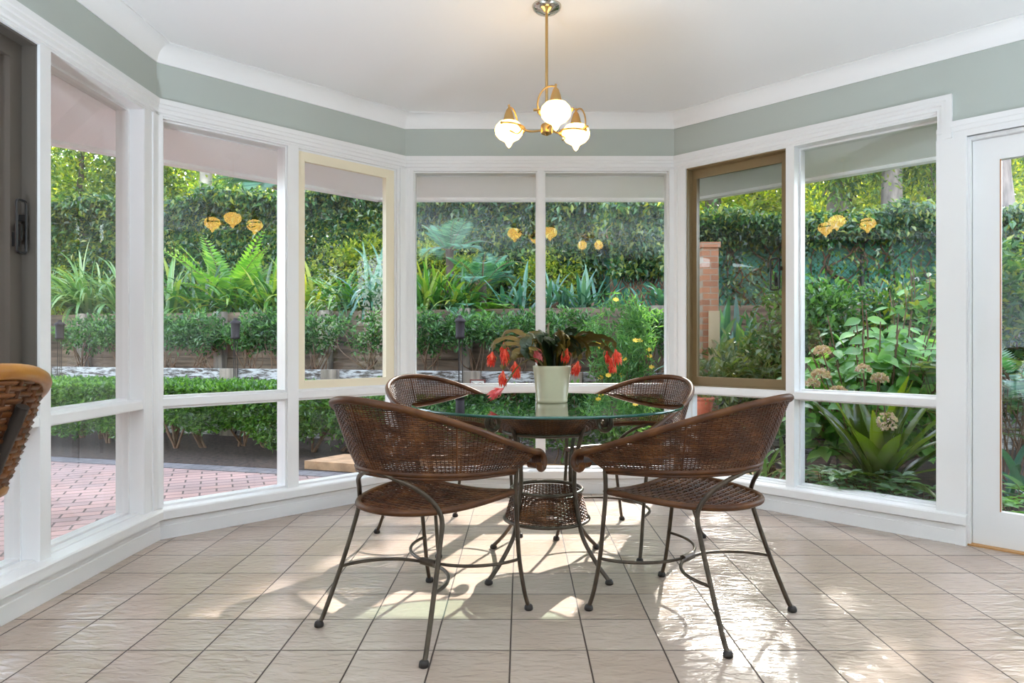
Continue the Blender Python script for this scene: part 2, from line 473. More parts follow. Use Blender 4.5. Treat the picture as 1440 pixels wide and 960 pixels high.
def sash(root, w, a, b, d0, d1, z0, z1, st, rails, mat, handle=None, glass='pane', dgl=None):
    g = MB(); l, r_ = st; bt, tp = rails
    w.box(g, a, a + l, d0, d1, z0, z1); w.box(g, b - r_, b, d0, d1, z0, z1)
    w.box(g, a + l, b - r_, d0, d1, z0, z0 + bt); w.box(g, a + l, b - r_, d0, d1, z1 - tp, z1)
    e = .006
    w.box(g, a + l, b - r_, d0 - .004, d0 + .006, z0 + bt - e, z0 + bt + e); w.box(g, a + l, b - r_, d0 - .004, d0 + .006, z1 - tp - e, z1 - tp + e)
    o = g.build('sash', M[mat], root)
    dd = dgl if dgl is not None else (d0 + d1) / 2
    pane(o, w, a + l, b - r_, dd, z0 + bt, z1 - tp, glass)
    if handle:
        hs, hz, hl, hw = handle
        h = MB()
        q = []
        rr = .012
        for (cx, cz, a0) in ((hw / 2 - rr, hl / 2 - rr, 0), (-hw / 2 + rr, hl / 2 - rr, 90), (-hw / 2 + rr, -hl / 2 + rr, 180), (hw / 2 - rr, -hl / 2 + rr, 270)):
            for t in (0, 30, 60, 90):
                ang = R(a0 + t); q.append((hs + cx + rr * math.cos(ang), hz + cz + rr * math.sin(ang)))
        P = [(*w.p(s_, d0 - .030), z_) for s_, z_ in q]
        h.tube(P, .0055, 8, closed=True)
        w.box(h, hs + hw / 2 - .008, hs + hw / 2 + .006, d0 - .032, d0 + .002, hz + hl * .12, hz + hl * .24)
        w.box(h, hs - .008, hs + .008, d0 - .018, d0 + .002, hz - hl * .38, hz - hl * .1)
        w.box(h, hs - .004, hs + .004, d0 - .03, d0 - .006, hz - hl * .25, hz + .01)
        h.build('sash_handle', M['black'], o)
    return o

# window_1: left wall (s is measured from y = -3.2)
w = W[0]; O = 3.2
root, li = window(1, 0, O + 1.62, O + 3.374, [(O + 2.645, O + 2.705)], .10)
(a, b), (c, d) = li
pane(root, w, c, d, .10, .158, TB); pane(root, w, c, d, .10, TT, HEAD); pane(root, w, a, b, .10, .158, TB)
lin = MB()
w.box(lin, b - .008, b, .012, .14, TT, HEAD); w.box(lin, a, b, .012, .14, HEAD - .008, HEAD); w.box(lin, a, a + .008, .012, .14, TT, HEAD); w.box(lin, a, b, .03, .14, TT, TT + .006)
lin.build('sash_jamb', M['taupe'], root)
sash(root, w, a + .008, b - .008, .066, .105, TT + .006, HEAD - .008, (.06, .060), (.06, .06), 'taupe', (b - .05, 1.445, .20, .05))
# window_2: left bay
w = W[1]
root, li = window(2, 1, .030, w.len - .0655, [(.709, .776)], .045)
(a, b), (c, d) = li
for z0, z1 in ((.158, TB), (TT, HEAD)): pane(root, w, a, b, .045, z0, z1)
pane(root, w, c, d, .045, .158, TB)
sash(root, w, c, d, .022, .062, TT + .004, HEAD - .002, (.050, .072), (.05, .06), 'cream')
# window_3: back
w = W[2]
root, li = window(3, 2, .0555, w.len - .038, [(.884, .932)], .045)
for a, b in li:
    for z0, z1 in ((.158, TB), (TT, HEAD)): pane(root, w, a, b, .045, z0, z1)
# window_4: right bay
w = W[3]
root, li = window(4, 3, .088, 1.5495, [(.7625, .813)], .10, (None, 1.618))
(a, b), (c, d) = li
for z0, z1 in ((.158, TB), (TT, HEAD)): pane(root, w, c, d, .10, z0, z1)
pane(root, w, a, b, .10, .158, TB)
lin = MB()
w.box(lin, a, a + .007, .012, .14, TT, HEAD); w.box(lin, b - .007, b, .012, .14, TT, HEAD); w.box(lin, a, b, .012, .14, HEAD - .007, HEAD); w.box(lin, a, b, .04, .14, TT, TT + .006)
lin.build('sash_jamb', M['bronze'], root)
sash(root, w, a + .007, b - .007, .072, .11, TT + .006, HEAD - .007, (.032, .05), (.05, .05), 'bronze', (b - .085, 1.42, .19, .055), 'screen')
# corner posts between the banks
for n, (i, e0, e1) in enumerate(((0, .116, .03), (1, .0655, .0555), (2, .038, .088))):
    A, B = W[i], W[i + 1]
    L = A.len
    e0 -= .004; e1 -= .004; fd, bd = -.0015, .1385
    q = [A.p(L - e0, fd), A.p(L + A.m1 * fd, fd), B.p(e1, fd), B.p(e1, bd), A.p(L + A.m1 * bd, bd), A.p(L - e0, bd)]
    mb = MB(); mb.prism(q, .12, 2.17)
    c = .026
    q = [A.p(L - min(e0, c + .02), .0), A.p(L - min(e0, c + .02), -.010), A.p(L + A.m1 * -.010, -.010), B.p(min(e1, c), -.010), B.p(min(e1, c), 0)]
    mb.prism(q, .155, 2.17)
    struct(mb.build('trim_%d' % (6 + n), M['trim']))

# ---- glazed door beside the right bay
w = W[3]
root = thing('door_1', None, None); struct(root)
f = MB()
w.box(f, 1.5495, 1.679, -.020, .14, .155, 2.03)                          # flush post
for s0, s1, d in ((1.5495, 1.618, 0), ):
    w.box(f, 1.592, 1.6185, -.0224, .02, 2.031, 2.2523); w.box(f, 1.572, 1.592, -.0184, .02, 2.031, 2.2255); w.box(f, 1.552, 1.572, -.0124, .02, 2.031, 2.2005)
w.box(f, 1.594, 2.55, -.0228, .02, 2.085, 2.112); w.box(f, 1.5495, 2.55, -.0188, .019, 2.06, 2.085); w.box(f, 1.5495, 2.55, -.0128, .018, 2.03, 2.06)
w.box(f, 1.662, 1.681, -.015, .139, 0, 2.0295); w.box(f, 2.50, 2.56, -.0195, .139, 0, 2.0595)
w.box(f, 1.681, 1.692, .012, .138, 0, 2.012); w.box(f, 1.681, 2.5, .012, .138, 2.012, 2.0298)
f.build('door_frame', M['trim'], root)
g = MB()
a, b = 1.694, 2.498
w.box(g, a, a + .115, .045, .085, .006, 2.01); w.box(g, b - .115, b, .045, .085, .006, 2.01)
w.box(g, a + .115, b - .115, .045, .085, .006, .178); w.box(g, a + .115, b - .115, .045, .085, 1.90, 2.01)
leaf = g.build('door_leaf', M['trim'], root)
pane(leaf, w, a + .115, b - .115, .063, .178, 1.90)
ed = MB(); w.box(ed, a + .113, a + .1165, .0445, .066, .178, 1.90); ed.build('timber_bead', simple('raw_timber_bead', (.35, .14, .04, 1), .6), leaf)
th = MB(); w.box(th, 1.68, 2.5, .0, .14, -.02, .006); th.build('threshold', simple('threshold_timber', (.50, .26, .09, 1), .5), root)

# ---- eaves outside
so = MB()
SZ = 2.152
E = .86
nL, nR = W[1].n, W[3].n
def lineint(p, t, q, u):
    A = np.array([[t[0], -u[0]], [t[1], -u[1]]]); k = np.linalg.solve(A, np.array(q) - np.array(p)); return np.array(p) + np.array(t) * k[0]
pl = W[1].P + W[1].n * E; pb = W[2].P + W[2].n * E; pr = W[3].P + W[3].n * E
c1 = lineint(pl, W[1].t, pb, W[2].t); c2 = lineint(pb, W[2].t, pr, W[3].t)
far_l = pl - W[1].t * 4.6; far_r = pr + W[3].t * 5.5
inn = .145
i0 = W[0].p(-.0, inn); i1 = W[0].p(W[0].len + W[0].m1 * inn, inn); i2 = W[1].p(W[1].len + W[1].m1 * inn, inn); i3 = W[2].p(W[2].len + W[2].m1 * inn, inn); i4 = W[3].p(W[3].len + 3, inn)
def slab(mb, poly, z0, z1): mb.prism([tuple(map(float, p)) for p in poly], z0, z1)
slab(so, [(far_l[0], -3.2), i0, i1, tuple(far_l)], SZ, SZ + .02)
slab(so, [i1, i2, tuple(c1), tuple(far_l)], SZ, SZ + .02)
slab(so, [i2, i3, tuple(c2), tuple(c1)], SZ, SZ + .02)
slab(so, [i3, i4, tuple(far_r), tuple(c2)], SZ, SZ + .02)
for p, q in ((far_l, c1), (c1, c2), (c2, far_r)):                            # fascia lip
    p, q = np.array(p), np.array(q); t = (q - p) / np.linalg.norm(q - p); n = np.array((-t[1], t[0]))
    slab(so, [p - n * .045, q - n * .045, q + n * .02, p + n * .02], SZ - .022, SZ + .16)
# roof above the eaves
slab(so, [(far_l[0], -3.2), i0, i1, tuple(far_l)], SZ + .16, SZ + .2)
slab(so, [i1, i2, tuple(c1), tuple(far_l)], SZ + .16, SZ + .2); slab(so, [i2, i3, tuple(c2), tuple(c1)], SZ + .16, SZ + .2); slab(so, [i3, i4, tuple(far_r), tuple(c2)], SZ + .16, SZ + .2)
struct(so.build('eaves_soffit', M['soffit']))

# ------------------------------------------------------------------ camera
cam = bpy.data.cameras.new('camera'); co = bpy.data.objects.new('camera', cam); col.objects.link(co)
co.location = (0, 0, 1.0); co.rotation_euler = (PI / 2, 0, 0)
cam.sensor_width = 36; cam.lens = 24; cam.shift_x = -12 / 1440; cam.shift_y = 3 / 1440
cam.clip_start = .05; cam.clip_end = 200
sc.camera = co
# ------------------------------------------------------------------ wicker chairs
def weave(mb, rows, stakes):
    """rows / stakes: lists of polylines with radius and number of sides"""
    for P, r, flat in rows: mb.tube(P, r, 4, cap=False, flat=flat)
    for P, r in stakes: mb.tube(P, r, 5, cap=False)

def ucurve(a, A, B, Yf):
    """plan of the shell: a in [-1,1], 0 at the rear"""
    s = np.sign(a); q = np.abs(a)
    th = np.clip(q / .68, 0, 1) * PI / 2
    st = np.clip((q - .68) / .32, 0, 1)
    x = s * A * np.sin(th); y = -B * np.cos(th) + st * Yf
    return x, y
BOT = (.250, .262, .20); TOP = (.292, .368, .262)
def zrim(a):
    x, y = ucurve(a, *TOP)
    return .598 + .220 * np.clip((.262 - y) / .63, 0, 1) ** 1.05
def zbot(a):
    x, y = ucurve(a, *BOT)
    return .537 + .036 * (.2 - y) / .462
def shell(a, v, off=0.0):
    xb, yb = ucurve(a, *BOT); xt, yt = ucurve(a, *TOP)
    k = v + .10 * np.sin(PI * v) * (1 - v)            # slight belly
    x = xb + (xt - xb) * k; y = yb + (yt - yb) * k
    z = zbot(a) + (zrim(a) - zbot(a)) * v
    P = np.stack([x, y, z], -1)
    if np.any(off):
        e = 1e-3
        x2, y2 = ucurve(np.clip(a + e, -1, 1), *BOT); x1, y1 = ucurve(np.clip(a - e, -1, 1), *BOT)
        n = np.stack([y2 - y1, -(x2 - x1), np.zeros_like(x1)], -1); n /= np.linalg.norm(n, axis=-1)[..., None] + 1e-9
        P = P + n * np.asarray(off)[..., None]
    return P

def make_chair(name, seat_z=.455, legs=True):
    root = thing(name, None, None)
    # woven back and arms
    mb = MB(); NS = 92
    dz = .0068
    rows = []
    for j in range(1, 48):
        h = j * dz
        ks = [k for k in range(NS + 1)]
        aa = np.array([-1 + 2 * k / NS for k in ks])
        v = h / (zrim(aa) - zbot(aa))
        ok = v < .97
        if ok.sum() < 3: continue
        sg = np.where((np.arange(NS + 1) + j) % 2, 1.0, -1.0) * .0024
        P = shell(aa[ok], v[ok], sg[ok])
        rows.append((P, .0027, .7))
    stakes = []
    for k in range(NS + 1):
        a = np.full(7, -1 + 2 * k / NS); v = np.linspace(0, 1, 7)
        stakes.append((shell(a, v), .0022 if k % 23 else .0042))
    weave(mb, rows, stakes)
    back = mb.build('backrest', M['wicker'], root)
    # wrapped rim, ending in scrolled arms
    aa = np.linspace(-1, 1, 81)
    P = shell(aa, np.ones_like(aa))
    def scroll(s):
        out = []
        c = np.array((s * .292, .262 + .014, .598 - .036))
        for t in np.linspace(0, 1.45 * PI, 22):
            q = t / (1.45 * PI)
            rr = .036 * (1 - .35 * q)
            out.append((c[0] + s * .012 * q * 2, c[1] + rr * math.sin(t), c[2] + rr * math.cos(t)))
        return out
    full = list(reversed(scroll(-1))) + [tuple(p) for p in P] + scroll(1)
    rb = MB(); rb.tube(full, .0125, 10)
    rim = rb.build('rim', M['cane'], root)
    for s in (-1, 1):                                                # woven roll under each arm end
        sb = MB()
        sc_ = np.array(scroll(s))
        for k in range(9):
            q = sc_.copy(); q[:, 0] -= s * (.010 + .0055 * k); 
            cen = np.array((s * .292, .276, .562)); q[:, 1:] = cen[1:] + (q[:, 1:] - cen[1:]) * .93
            sb.tube(q, .0030, 5)
        sb.build('arm_scroll', M['wicker'], root)
    lb = MB(); Pb = shell(aa, np.zeros_like(aa)); lb.tube(Pb, .0095, 8); 
    Pb2 = Pb.copy(); Pb2[:, 2] -= .013; lb.tube(Pb2, .0055, 8)
    lb.build('lower_band', M['cane'], root)
    # seat
    def sx(y):                                                       # half width at y
        y = np.asarray(y)
        return .243 * np.clip(1 - np.clip((.1 - y) / .365, 0, 1) ** 2.2, 0, 1) ** (1 / 2.2)
    def sz(x, y): return seat_z - .018 * (1 - (x / .245) ** 2) * np.clip((y + .27) / .3, 0, 1) - .012 * (1 - np.clip((y + .27) / .47, 0, 1))
    st = MB(); rows = []; stakes = []
    NW = 92
    for j in range(NW):
        y = .195 - .455 * j / NW
        hw = float(sx(y))
        if hw < .03: continue
        n = max(5, int(2 * hw / .02))
        x = np.linspace(-hw, hw, n)
        zz = sz(x, y) + np.where((np.arange(n) + j) % 2, 1, -1) * .0012 + .0042 * math.sin(j * 2 * PI / 6)
        rows.append((np.stack([x, np.full(n, y), zz], -1), .0027, .8))
    for k in range(-11, 12):
        x = k * .021
        ys = np.linspace(.2, .1 - .365 * max(0, 1 - (abs(x) / .243) ** 2.2) ** (1 / 2.2), 14)
        stakes.append((np.stack([np.full(14, x), ys, sz(np.full(14, x), ys)], -1), .003))
    weave(st, rows, stakes)
    seat = st.build('seat', M['wicker'], root)
    th = np.linspace(0, PI, 44)
    pw = lambda q: math.copysign(abs(q) ** (2 / 2.2), q)
    edge = [(-.243 + .486 * k / 12, .2, 0) for k in range(13)] + [(.243, .15, 0)] + [(.243 * pw(math.cos(t)), .1 - .365 * pw(math.sin(t)), 0) for t in th] + [(-.243, .15, 0)]
    edge = [(x, y, float(sz(x, y))) for x, y, _ in edge]
    sr = MB(); sr.tube(edge, .0115, 8, closed=True); sr.build('seat_rim', M['cane'], seat)
    if not legs: return root
    for s in (-1, 1):
        l = MB(); P = spline([(s * .018, -.262, .570), (s * .07, -.250, .558), (s * .135, -.214, .527), (s * .180, -.172, .478), (s * .203, -.152, .42), (s * .212, -.170, .34), (s * .228, -.215, .20), (s * .249, -.270, .05), (s * .256, -.289, .012)], 7)
        l.tube(P, .0085, 8); lo = l.build('leg', M['iron'], root)
        f = MB(); f.lathe([(.008, .022), (.014, .018), (.0165, .010), (.0165, .003), (.013, 0)][::-1], (s * .256, -.290, 0), 14); f.build('rubber_foot', M['rubber'], lo)
        l = MB(); P = spline([(s * .252, .198, .545), (s * .249, .197, .45), (s * .244, .212, .33), (s * .243, .228, .2), (s * .249, .250, .08), (s * .255, .270, .012)], 7)
        l.tube(P, .0085, 8); lo = l.build('leg', M['iron'], root)
        f = MB(); f.lathe([(.008, .022), (.014, .018), (.0165, .010), (.0165, .003), (.013, 0)][::-1], (s * .255, .271, 0), 14); f.build('rubber_foot', M['rubber'], lo)
    for sg in (-1, 1):                                               # two bowed stretchers tied back to back
        yy = -.215 if sg < 0 else .228
        c = abs(yy); hw = .228 if sg < 0 else .243
        Rr = (hw * hw + c * c) / (2 * c)
        al = math.asin(min(1, hw / Rr)) if c <= hw else PI - math.asin(hw / Rr)
        P = [(Rr * math.sin(t), sg * (Rr - Rr * math.cos(t)) + sg * .006, .20) for t in np.linspace(-al, al, 33)]
        b = MB(); b.tube(P, .0062, 8); b.build('stretcher', M['iron'], root)
    b = MB(); b.tube([(-.035, 0, .2), (.035, 0, .2)], .0145, 8); b.build('binding', M['iron'], root)
    return root

ch = make_chair('wicker_armchair')
spots = [((-.335, 2.497), (.326, .448), 'dark wicker armchair at front left of the glass table, its back to the cream sash'),
         ((.628, 2.563), (-.395, .375), 'dark woven wicker armchair at front right of glass table, its back toward the glazed door'),
         ((-.374, 3.56), (.376, -.418), 'lighter brown wicker armchair behind the table below the cream window sash'),
         ((.554, 3.49), (-.376, -.38), 'lighter brown wicker armchair behind the table near the bronze window sash')]
for i, ((x, y), (fx, fy), lab) in enumerate(spots):
    c = ch if i == 0 else copy_tree(ch)
    c.location = (x, y, 0); c.rotation_euler = (0, 0, math.atan2(fy, fx) - PI / 2)
    tag(c, lab, 'chair', 'wicker armchairs around the glass table')

# bar stool at the left edge of the picture
bs = thing('bar_stool', 'rattan bar stool with honey coloured cane rim at the left edge by the taupe sash', 'bar stool', (-1.02, 1.03, 0), R(80))
ZS = .305
mb = MB(); rows = []; stakes = []
def s2(a, v, off=0.0):
    P = shell(a, v, off); P = P * np.array((.74, .74, .80)); P[..., 2] += ZS; return P
NS = 40
for j in range(1, 25):
    aa = np.linspace(-1, 1, NS + 1); v = j * .0125 / (zrim(aa) - zbot(aa)); ok = v < .97
    if ok.sum() < 3: continue
    sg = np.where((np.arange(NS + 1) + j) % 2, 1.0, -1.0) * .005
    rows.append((s2(aa[ok], v[ok], sg[ok]), .0048, .8))
for k in range(NS + 1):
    a = np.full(6, -1 + 2 * k / NS); stakes.append((s2(a, np.linspace(0, 1, 6)), .004))
weave(mb, rows, stakes); mb.build('backrest', M['wicker'], bs)
aa = np.linspace(-1, 1, 61); rb = MB(); rb.tube(s2(aa, np.ones(61)), .0125, 10); rb.build('rim', M['honey'], bs)
lb = MB(); lb.tube(s2(aa, np.zeros(61)), .010, 8); lb.build('lower_band', M['honey'], bs)
cu = MB(); prof = [(.001, -.03), (.15, -.03), (.17, -.018), (.172, .0), (.16, .018), (.001, .026)]; cu.lathe(prof, (0, .0, .705), 28); cu.build('seat_cushion', M['teal'], bs)
fr = MB(); fr.tube([(.165 * math.cos(t), .165 * math.sin(t), .67) for t in np.linspace(0, 2 * PI, 33)[:-1]], .009, 8, closed=True); fr.build('seat_ring', M['rubber'], bs); fr = MB(); fr.tube([(.2 * math.cos(t), .2 * math.sin(t), .25) for t in np.linspace(0, 2 * PI, 33)[:-1]], .007, 8, closed=True); fr.build('foot_ring', M['rubber'], bs)
for sx_ in (-1, 1):
    for sy in (-1, 1):
        l = MB(); l.tube(spline([(sx_ * .05, -.262, .905), (sx_ * .055, -.20, .79), (sx_ * .07, -.15, .68), (sx_ * .12, -.14, .25), (sx_ * .16, -.17, 0)] if sy < 0 else [(sx_ * .15, .12, .74), (sx_ * .14, .13, .68), (sx_ * .15, .15, .25), (sx_ * .18, .18, .0)], 6), .009, 8); l.build('leg', M['rubber'], bs)

# ------------------------------------------------------------------ glass table
TX, TY, TH = .118, 3.085, .735
t = thing('dining_table', 'round glass topped dining table on scrolled iron legs with wicker basket base', 'table', (TX, TY, 0))
g = MB(); Rg = .605
g.lathe([(Rg - .004, TH - .012), (Rg, TH - .009), (Rg, TH - .003), (Rg - .004, TH)], n=96, mi=1, cap=False)
n = 96
ring = [((Rg - .004) * math.cos(2 * PI * k / n), (Rg - .004) * math.sin(2 * PI * k / n)) for k in range(n)]
g.add([(x, y, TH) for x, y in ring], [tuple(range(n))]); g.add([(x, y, TH - .012) for x, y in ring], [tuple(range(n - 1, -1, -1))])
g.build('tabletop', [M['tabletop'], M['glassedge']], t)
def prof_tube(pts, ang):
    c, s = math.cos(ang), math.sin(ang); return [(r * c, r * s, z) for r, z in pts]
for k in range(4):
    ang = PI / 4 + k * PI / 2
    body = [(.285, .716), (.262, .706), (.232, .668), (.206, .61), (.180, .53), (.165, .45), (.166, .36), (.186, .25), (.215, .16), (.285, .075), (.345, .022), (.352, .014)]
    P = spline(body, 6)
    scr = []
    for tt in np.linspace(0, 1.0, 26):                      # volute at the top
        a = PI / 2 - tt * 2.9 * PI; rr = .046 * (1 - .74 * tt)
        scr.append((.325 + rr * math.cos(a) * 1.0, .670 + rr * math.sin(a)))
    pts = list(reversed(scr)) + [tuple(p) for p in P]
    l = MB(); l.tube(prof_tube(pts, ang), .0095, 10); lo = l.build('leg', M['iron'], t)
    f = MB(); f.lathe([(.012, 0), (.017, .004), (.017, .012), (.010, .022)], (.354 * math.cos(ang), .354 * math.sin(ang), 0), 14); f.build('rubber_foot', M['rubber'], lo)
def woven_cone(r0, z0, r1, z1, nrow, ns, amp=.0024, rad=.0027):
    mb = MB(); rows = []; stakes = []
    ns = ns | 1
    for j in range(nrow):
        v = (j + .5) / nrow; r = r0 + (r1 - r0) * v; z = z0 + (z1 - z0) * v
        a = np.linspace(0, 2 * PI, ns + 1); rr = r + np.where((np.arange(ns + 1) + j) % 2, 1, -1) * amp
        rows.append((np.stack([rr * np.cos(a), rr * np.sin(a), np.full(ns + 1, z)], -1), rad, .75))
    for k in range(ns):
        a = 2 * PI * k / ns
        stakes.append((np.array([(r0 * math.cos(a), r0 * math.sin(a), z0), (r1 * math.cos(a), r1 * math.sin(a), z1)]), .0026))
    weave(mb, rows, stakes); return mb
def hoop(mb, r, z, rad): mb.tube([(r * math.cos(a), r * math.sin(a), z) for a in np.linspace(0, 2 * PI, 49)[:-1]], rad, 8, closed=True)
sk = woven_cone(.19, .612, .30, .706, 17, 96).build('wicker_skirt', M['wicker'], t)
h = MB(); hoop(h, .194, .606, .0085); h.build('ring', M['iron'], t)
h = MB(); hoop(h, .302, .712, .007); h.build('ring', M['iron'], t)
bk = woven_cone(.186, .222, .155, .335, 16, 64).build('wicker_basket', M['wicker'], t)
for r_, z_ in ((.190, .216), (.160, .346)):
    h = MB(); hoop(h, r_, z_, .008); h.build('hoop', M['iron'], bk)
h = MB(); h.lathe([(.001, .224), (.168, .224), (.168, .230), (.001, .230)], n=40); h.build('basket_floor', M['wicker'], bk)

# ------------------------------------------------------------------ potted plant
px, py = .142, 3.09
pr = thing('potted_plant', 'flowering cactus with drooping coral red blooms in a pale celadon pot on the glass table', 'potted plant', (px, py, TH))
p = MB()
p.lathe([(.002, .0), (.066, .0), (.070, .003), (.0715, .012), (.0705, .018), (.0715, .024), (.0745, .06), (.080, .11), (.0855, .150), (.0868, .158), (.0868, .164), (.0845, .166), (.082, .163), (.080, .150), (.074, .09), (.066, .02), (.002, .015)], n=56, cap=False)
p.build('pot', M['pot'], pr)
s_ = MB(); s_.lathe([(.001, .148), (.079, .146), (.079, .140), (.001, .140)], n=36, cap=False); s_.build('soil', M['soil'], pr)
M['cact1'] = leafmat('olive_stem', [(.03, .05, .008), (.13, .10, .012), (.22, .10, .015)], .4, .15)
M['cact2'] = leafmat('dark_green_stem', [(.01, .03, .01), (.03, .055, .014)], .38, .08)
M['bloom'] = leafmat('coral_red_petals', [(.66, .03, .012), (.80, .09, .03), (.85, .20, .09)], .45, .35, (1.4, 1.2, 1.1, 1))
M['bloom2'] = leafmat('pink_petals', [(.78, .12, .12), (.82, .28, .28)], .45, .35, (1.3, 1.2, 1.2, 1))
def ribbon(path, w, side, scal=0.0):
    """flat leafy stem: ribbon with scalloped edge, double sided thickness"""
    P = np.array(path, float); m = len(P)
    T = np.gradient(P, axis=0); T /= np.linalg.norm(T, axis=1)[:, None]
    S = np.cross(T, np.array(side, float)); S /= np.linalg.norm(S, axis=1)[:, None] + 1e-9
    Nn = np.cross(S, T)
    t_ = np.linspace(0, 1, m)
    ww = w * (np.minimum(1, .45 + t_ * 3)) * np.clip((1 - t_) * 6, .1, 1) * (1 - scal * .5 + scal * np.abs(np.sin(t_ * PI * 5)))
    V = np.concatenate([P + S * ww[:, None], P + Nn * .0025, P - S * ww[:, None], P - Nn * .002])
    F = []
    for i in range(m - 1):
        for a_, b_ in ((0, 1), (1, 2), (2, 3), (3, 0)):
            F.append((a_ * m + i, b_ * m + i, b_ * m + i + 1, a_ * m + i + 1))
    return V, F
def bloom_mesh(L, pend):
    """tubular flower along +x then drooping: layered pointed tepals"""
    mb = MB()
    mb.tube([(0, 0, 0), (L * .2, 0, 0), (L * .55, 0, -.003), (L * .8, 0, -.006)], [.004, .008, .0105, .004], 8)
    for ringi, (x0, n, out, ln) in enumerate(((.12, 5, 1.0, .45), (.32, 7, .75, .5), (.5, 8, .55, .55))):
        for k in range(n):
            a = 2 * PI * k / n + ringi * .4
            c, s = math.cos(a), math.sin(a)
            b0 = np.array((L * x0, .007 * c, .007 * s)); tip = np.array((L * (x0 + ln), (.008 + .016 * out) * c, (.008 + .016 * out) * s))
            mid = (b0 + tip) / 2 + np.array((0, .004 * c, .004 * s)); sd = np.array((0, -s, c)) * .0065
            mb.add([b0, mid + sd, tip, mid - sd, mid + np.array((0, c, s)) * .003], [(0, 3, 4), (0, 4, 1), (4, 3, 2), (4, 2, 1)])
    return mb
# (azimuth deg, reach, rise, droop end z, colour, flower?)
arch = [(188, .27, .13, .085, 1, 'bloom'), (176, .22, .16, .14, 1, 'bloom'), (200, .225, .10, .10, 1, 'bloom'), (215, .20, .085, .03, 1, 'bloom'), (205, .235, .05, -.025, 1, 'bloom'),
        (186, .17, .10, .08, 1, None), (230, .12, .12, .12, 1, 'bloom2'), (160, .16, .13, .12, 1, None), (140, .14, .15, .14, 1, None),
        (8, .26, .14, .115, 1, 'bloom'), (-6, .285, .13, .10, 1, 'bloom'), (2, .27, .10, .045, 1, 'bloom'), (-14, .23, .12, .10, 1, None), (20, .20, .15, .14, 1, None),
        (-40, .14, .09, .03, 1, 'bloom'), (-62, .12, .14, .105, 1, 'bloom'), (75, .08, .15, .14, 1, None), (100, .05, .19, .18, 1, None), (120, .09, .14, .13, 0, None), (60, .10, .13, .12, 0, None),
        (-90, .07, .11, .10, 0, None), (-120, .085, .15, .13, 0, None), (-70, .05, .13, .12, 0, None), (-105, .045, .11, .11, 0, None), (30, .09, .16, .15, 0, None), (150, .10, .14, .13, 0, None), (-150, .08, .11, .09, 0, None), (-30, .09, .12, .11, 0, None), (265, .03, .12, .12, 0, None)]
for k in range(22):                                   # short leafy stems filling the middle
    arch.append((rng.uniform(0, 360), rng.uniform(.08, .17), rng.uniform(.07, .16), rng.uniform(.02, .12), int(k % 3 > 0), None))
for az, reach, rise, zend, kind, fl_ in arch:
    rise *= .97
    a = R(az + rng.uniform(-4, 4)); c, s = math.cos(a), math.sin(a)
    r0 = .035
    P = spline([(r0 * c, r0 * s, .145), ((r0 + reach * .22) * c, (r0 + reach * .22) * s, .165 + rise * .62), ((r0 + reach * .55) * c, (r0 + reach * .55) * s, .165 + rise), ((r0 + reach * .82) * c, (r0 + reach * .82) * s, .165 + (rise * .55 + zend * .45)), (reach * c, reach * s, .165 + zend * .75)], 5)
    V, F = ribbon(P, .0155 if kind else .022, (c * .3 - s * .5, s * .3 + c * .5, .8), .55)
    mb = MB(); mb.add(V, F); st = mb.build('stem', M['cact1'] if kind else M['cact2'], pr)
    if fl_:
        e = P[-1]; d = P[-1] - P[-4]; d = d / np.linalg.norm(d) + np.array((0, 0, -.12)); d /= np.linalg.norm(d)
        o = bloom_mesh(.064 + .016 * rng.random(), 0).build('flower', M[fl_], st)
        q = Vector(d).to_track_quat('X', 'Z'); o.rotation_mode = 'QUATERNION'; o.rotation_quaternion = q; o.location = Vector(P[-1])
# one pale bloom on a long trailing stem at the left
P = spline([(-.03, -.05, .15), (-.08, -.12, .20), (-.15, -.17, .17), (-.215, -.19, .075)], 6); V, F = ribbon(P, .006, (0, .5, .8)); mb = MB(); mb.add(V, F); st = mb.build('stem', M['cact1'], pr)
o = bloom_mesh(.075, 0).build('flower', M['bloom2'], st); o.rotation_mode = 'QUATERNION'; o.rotation_quaternion = Vector((-.8, 0, -.5)).to_track_quat('X', 'Z'); o.location = Vector(P[-1])

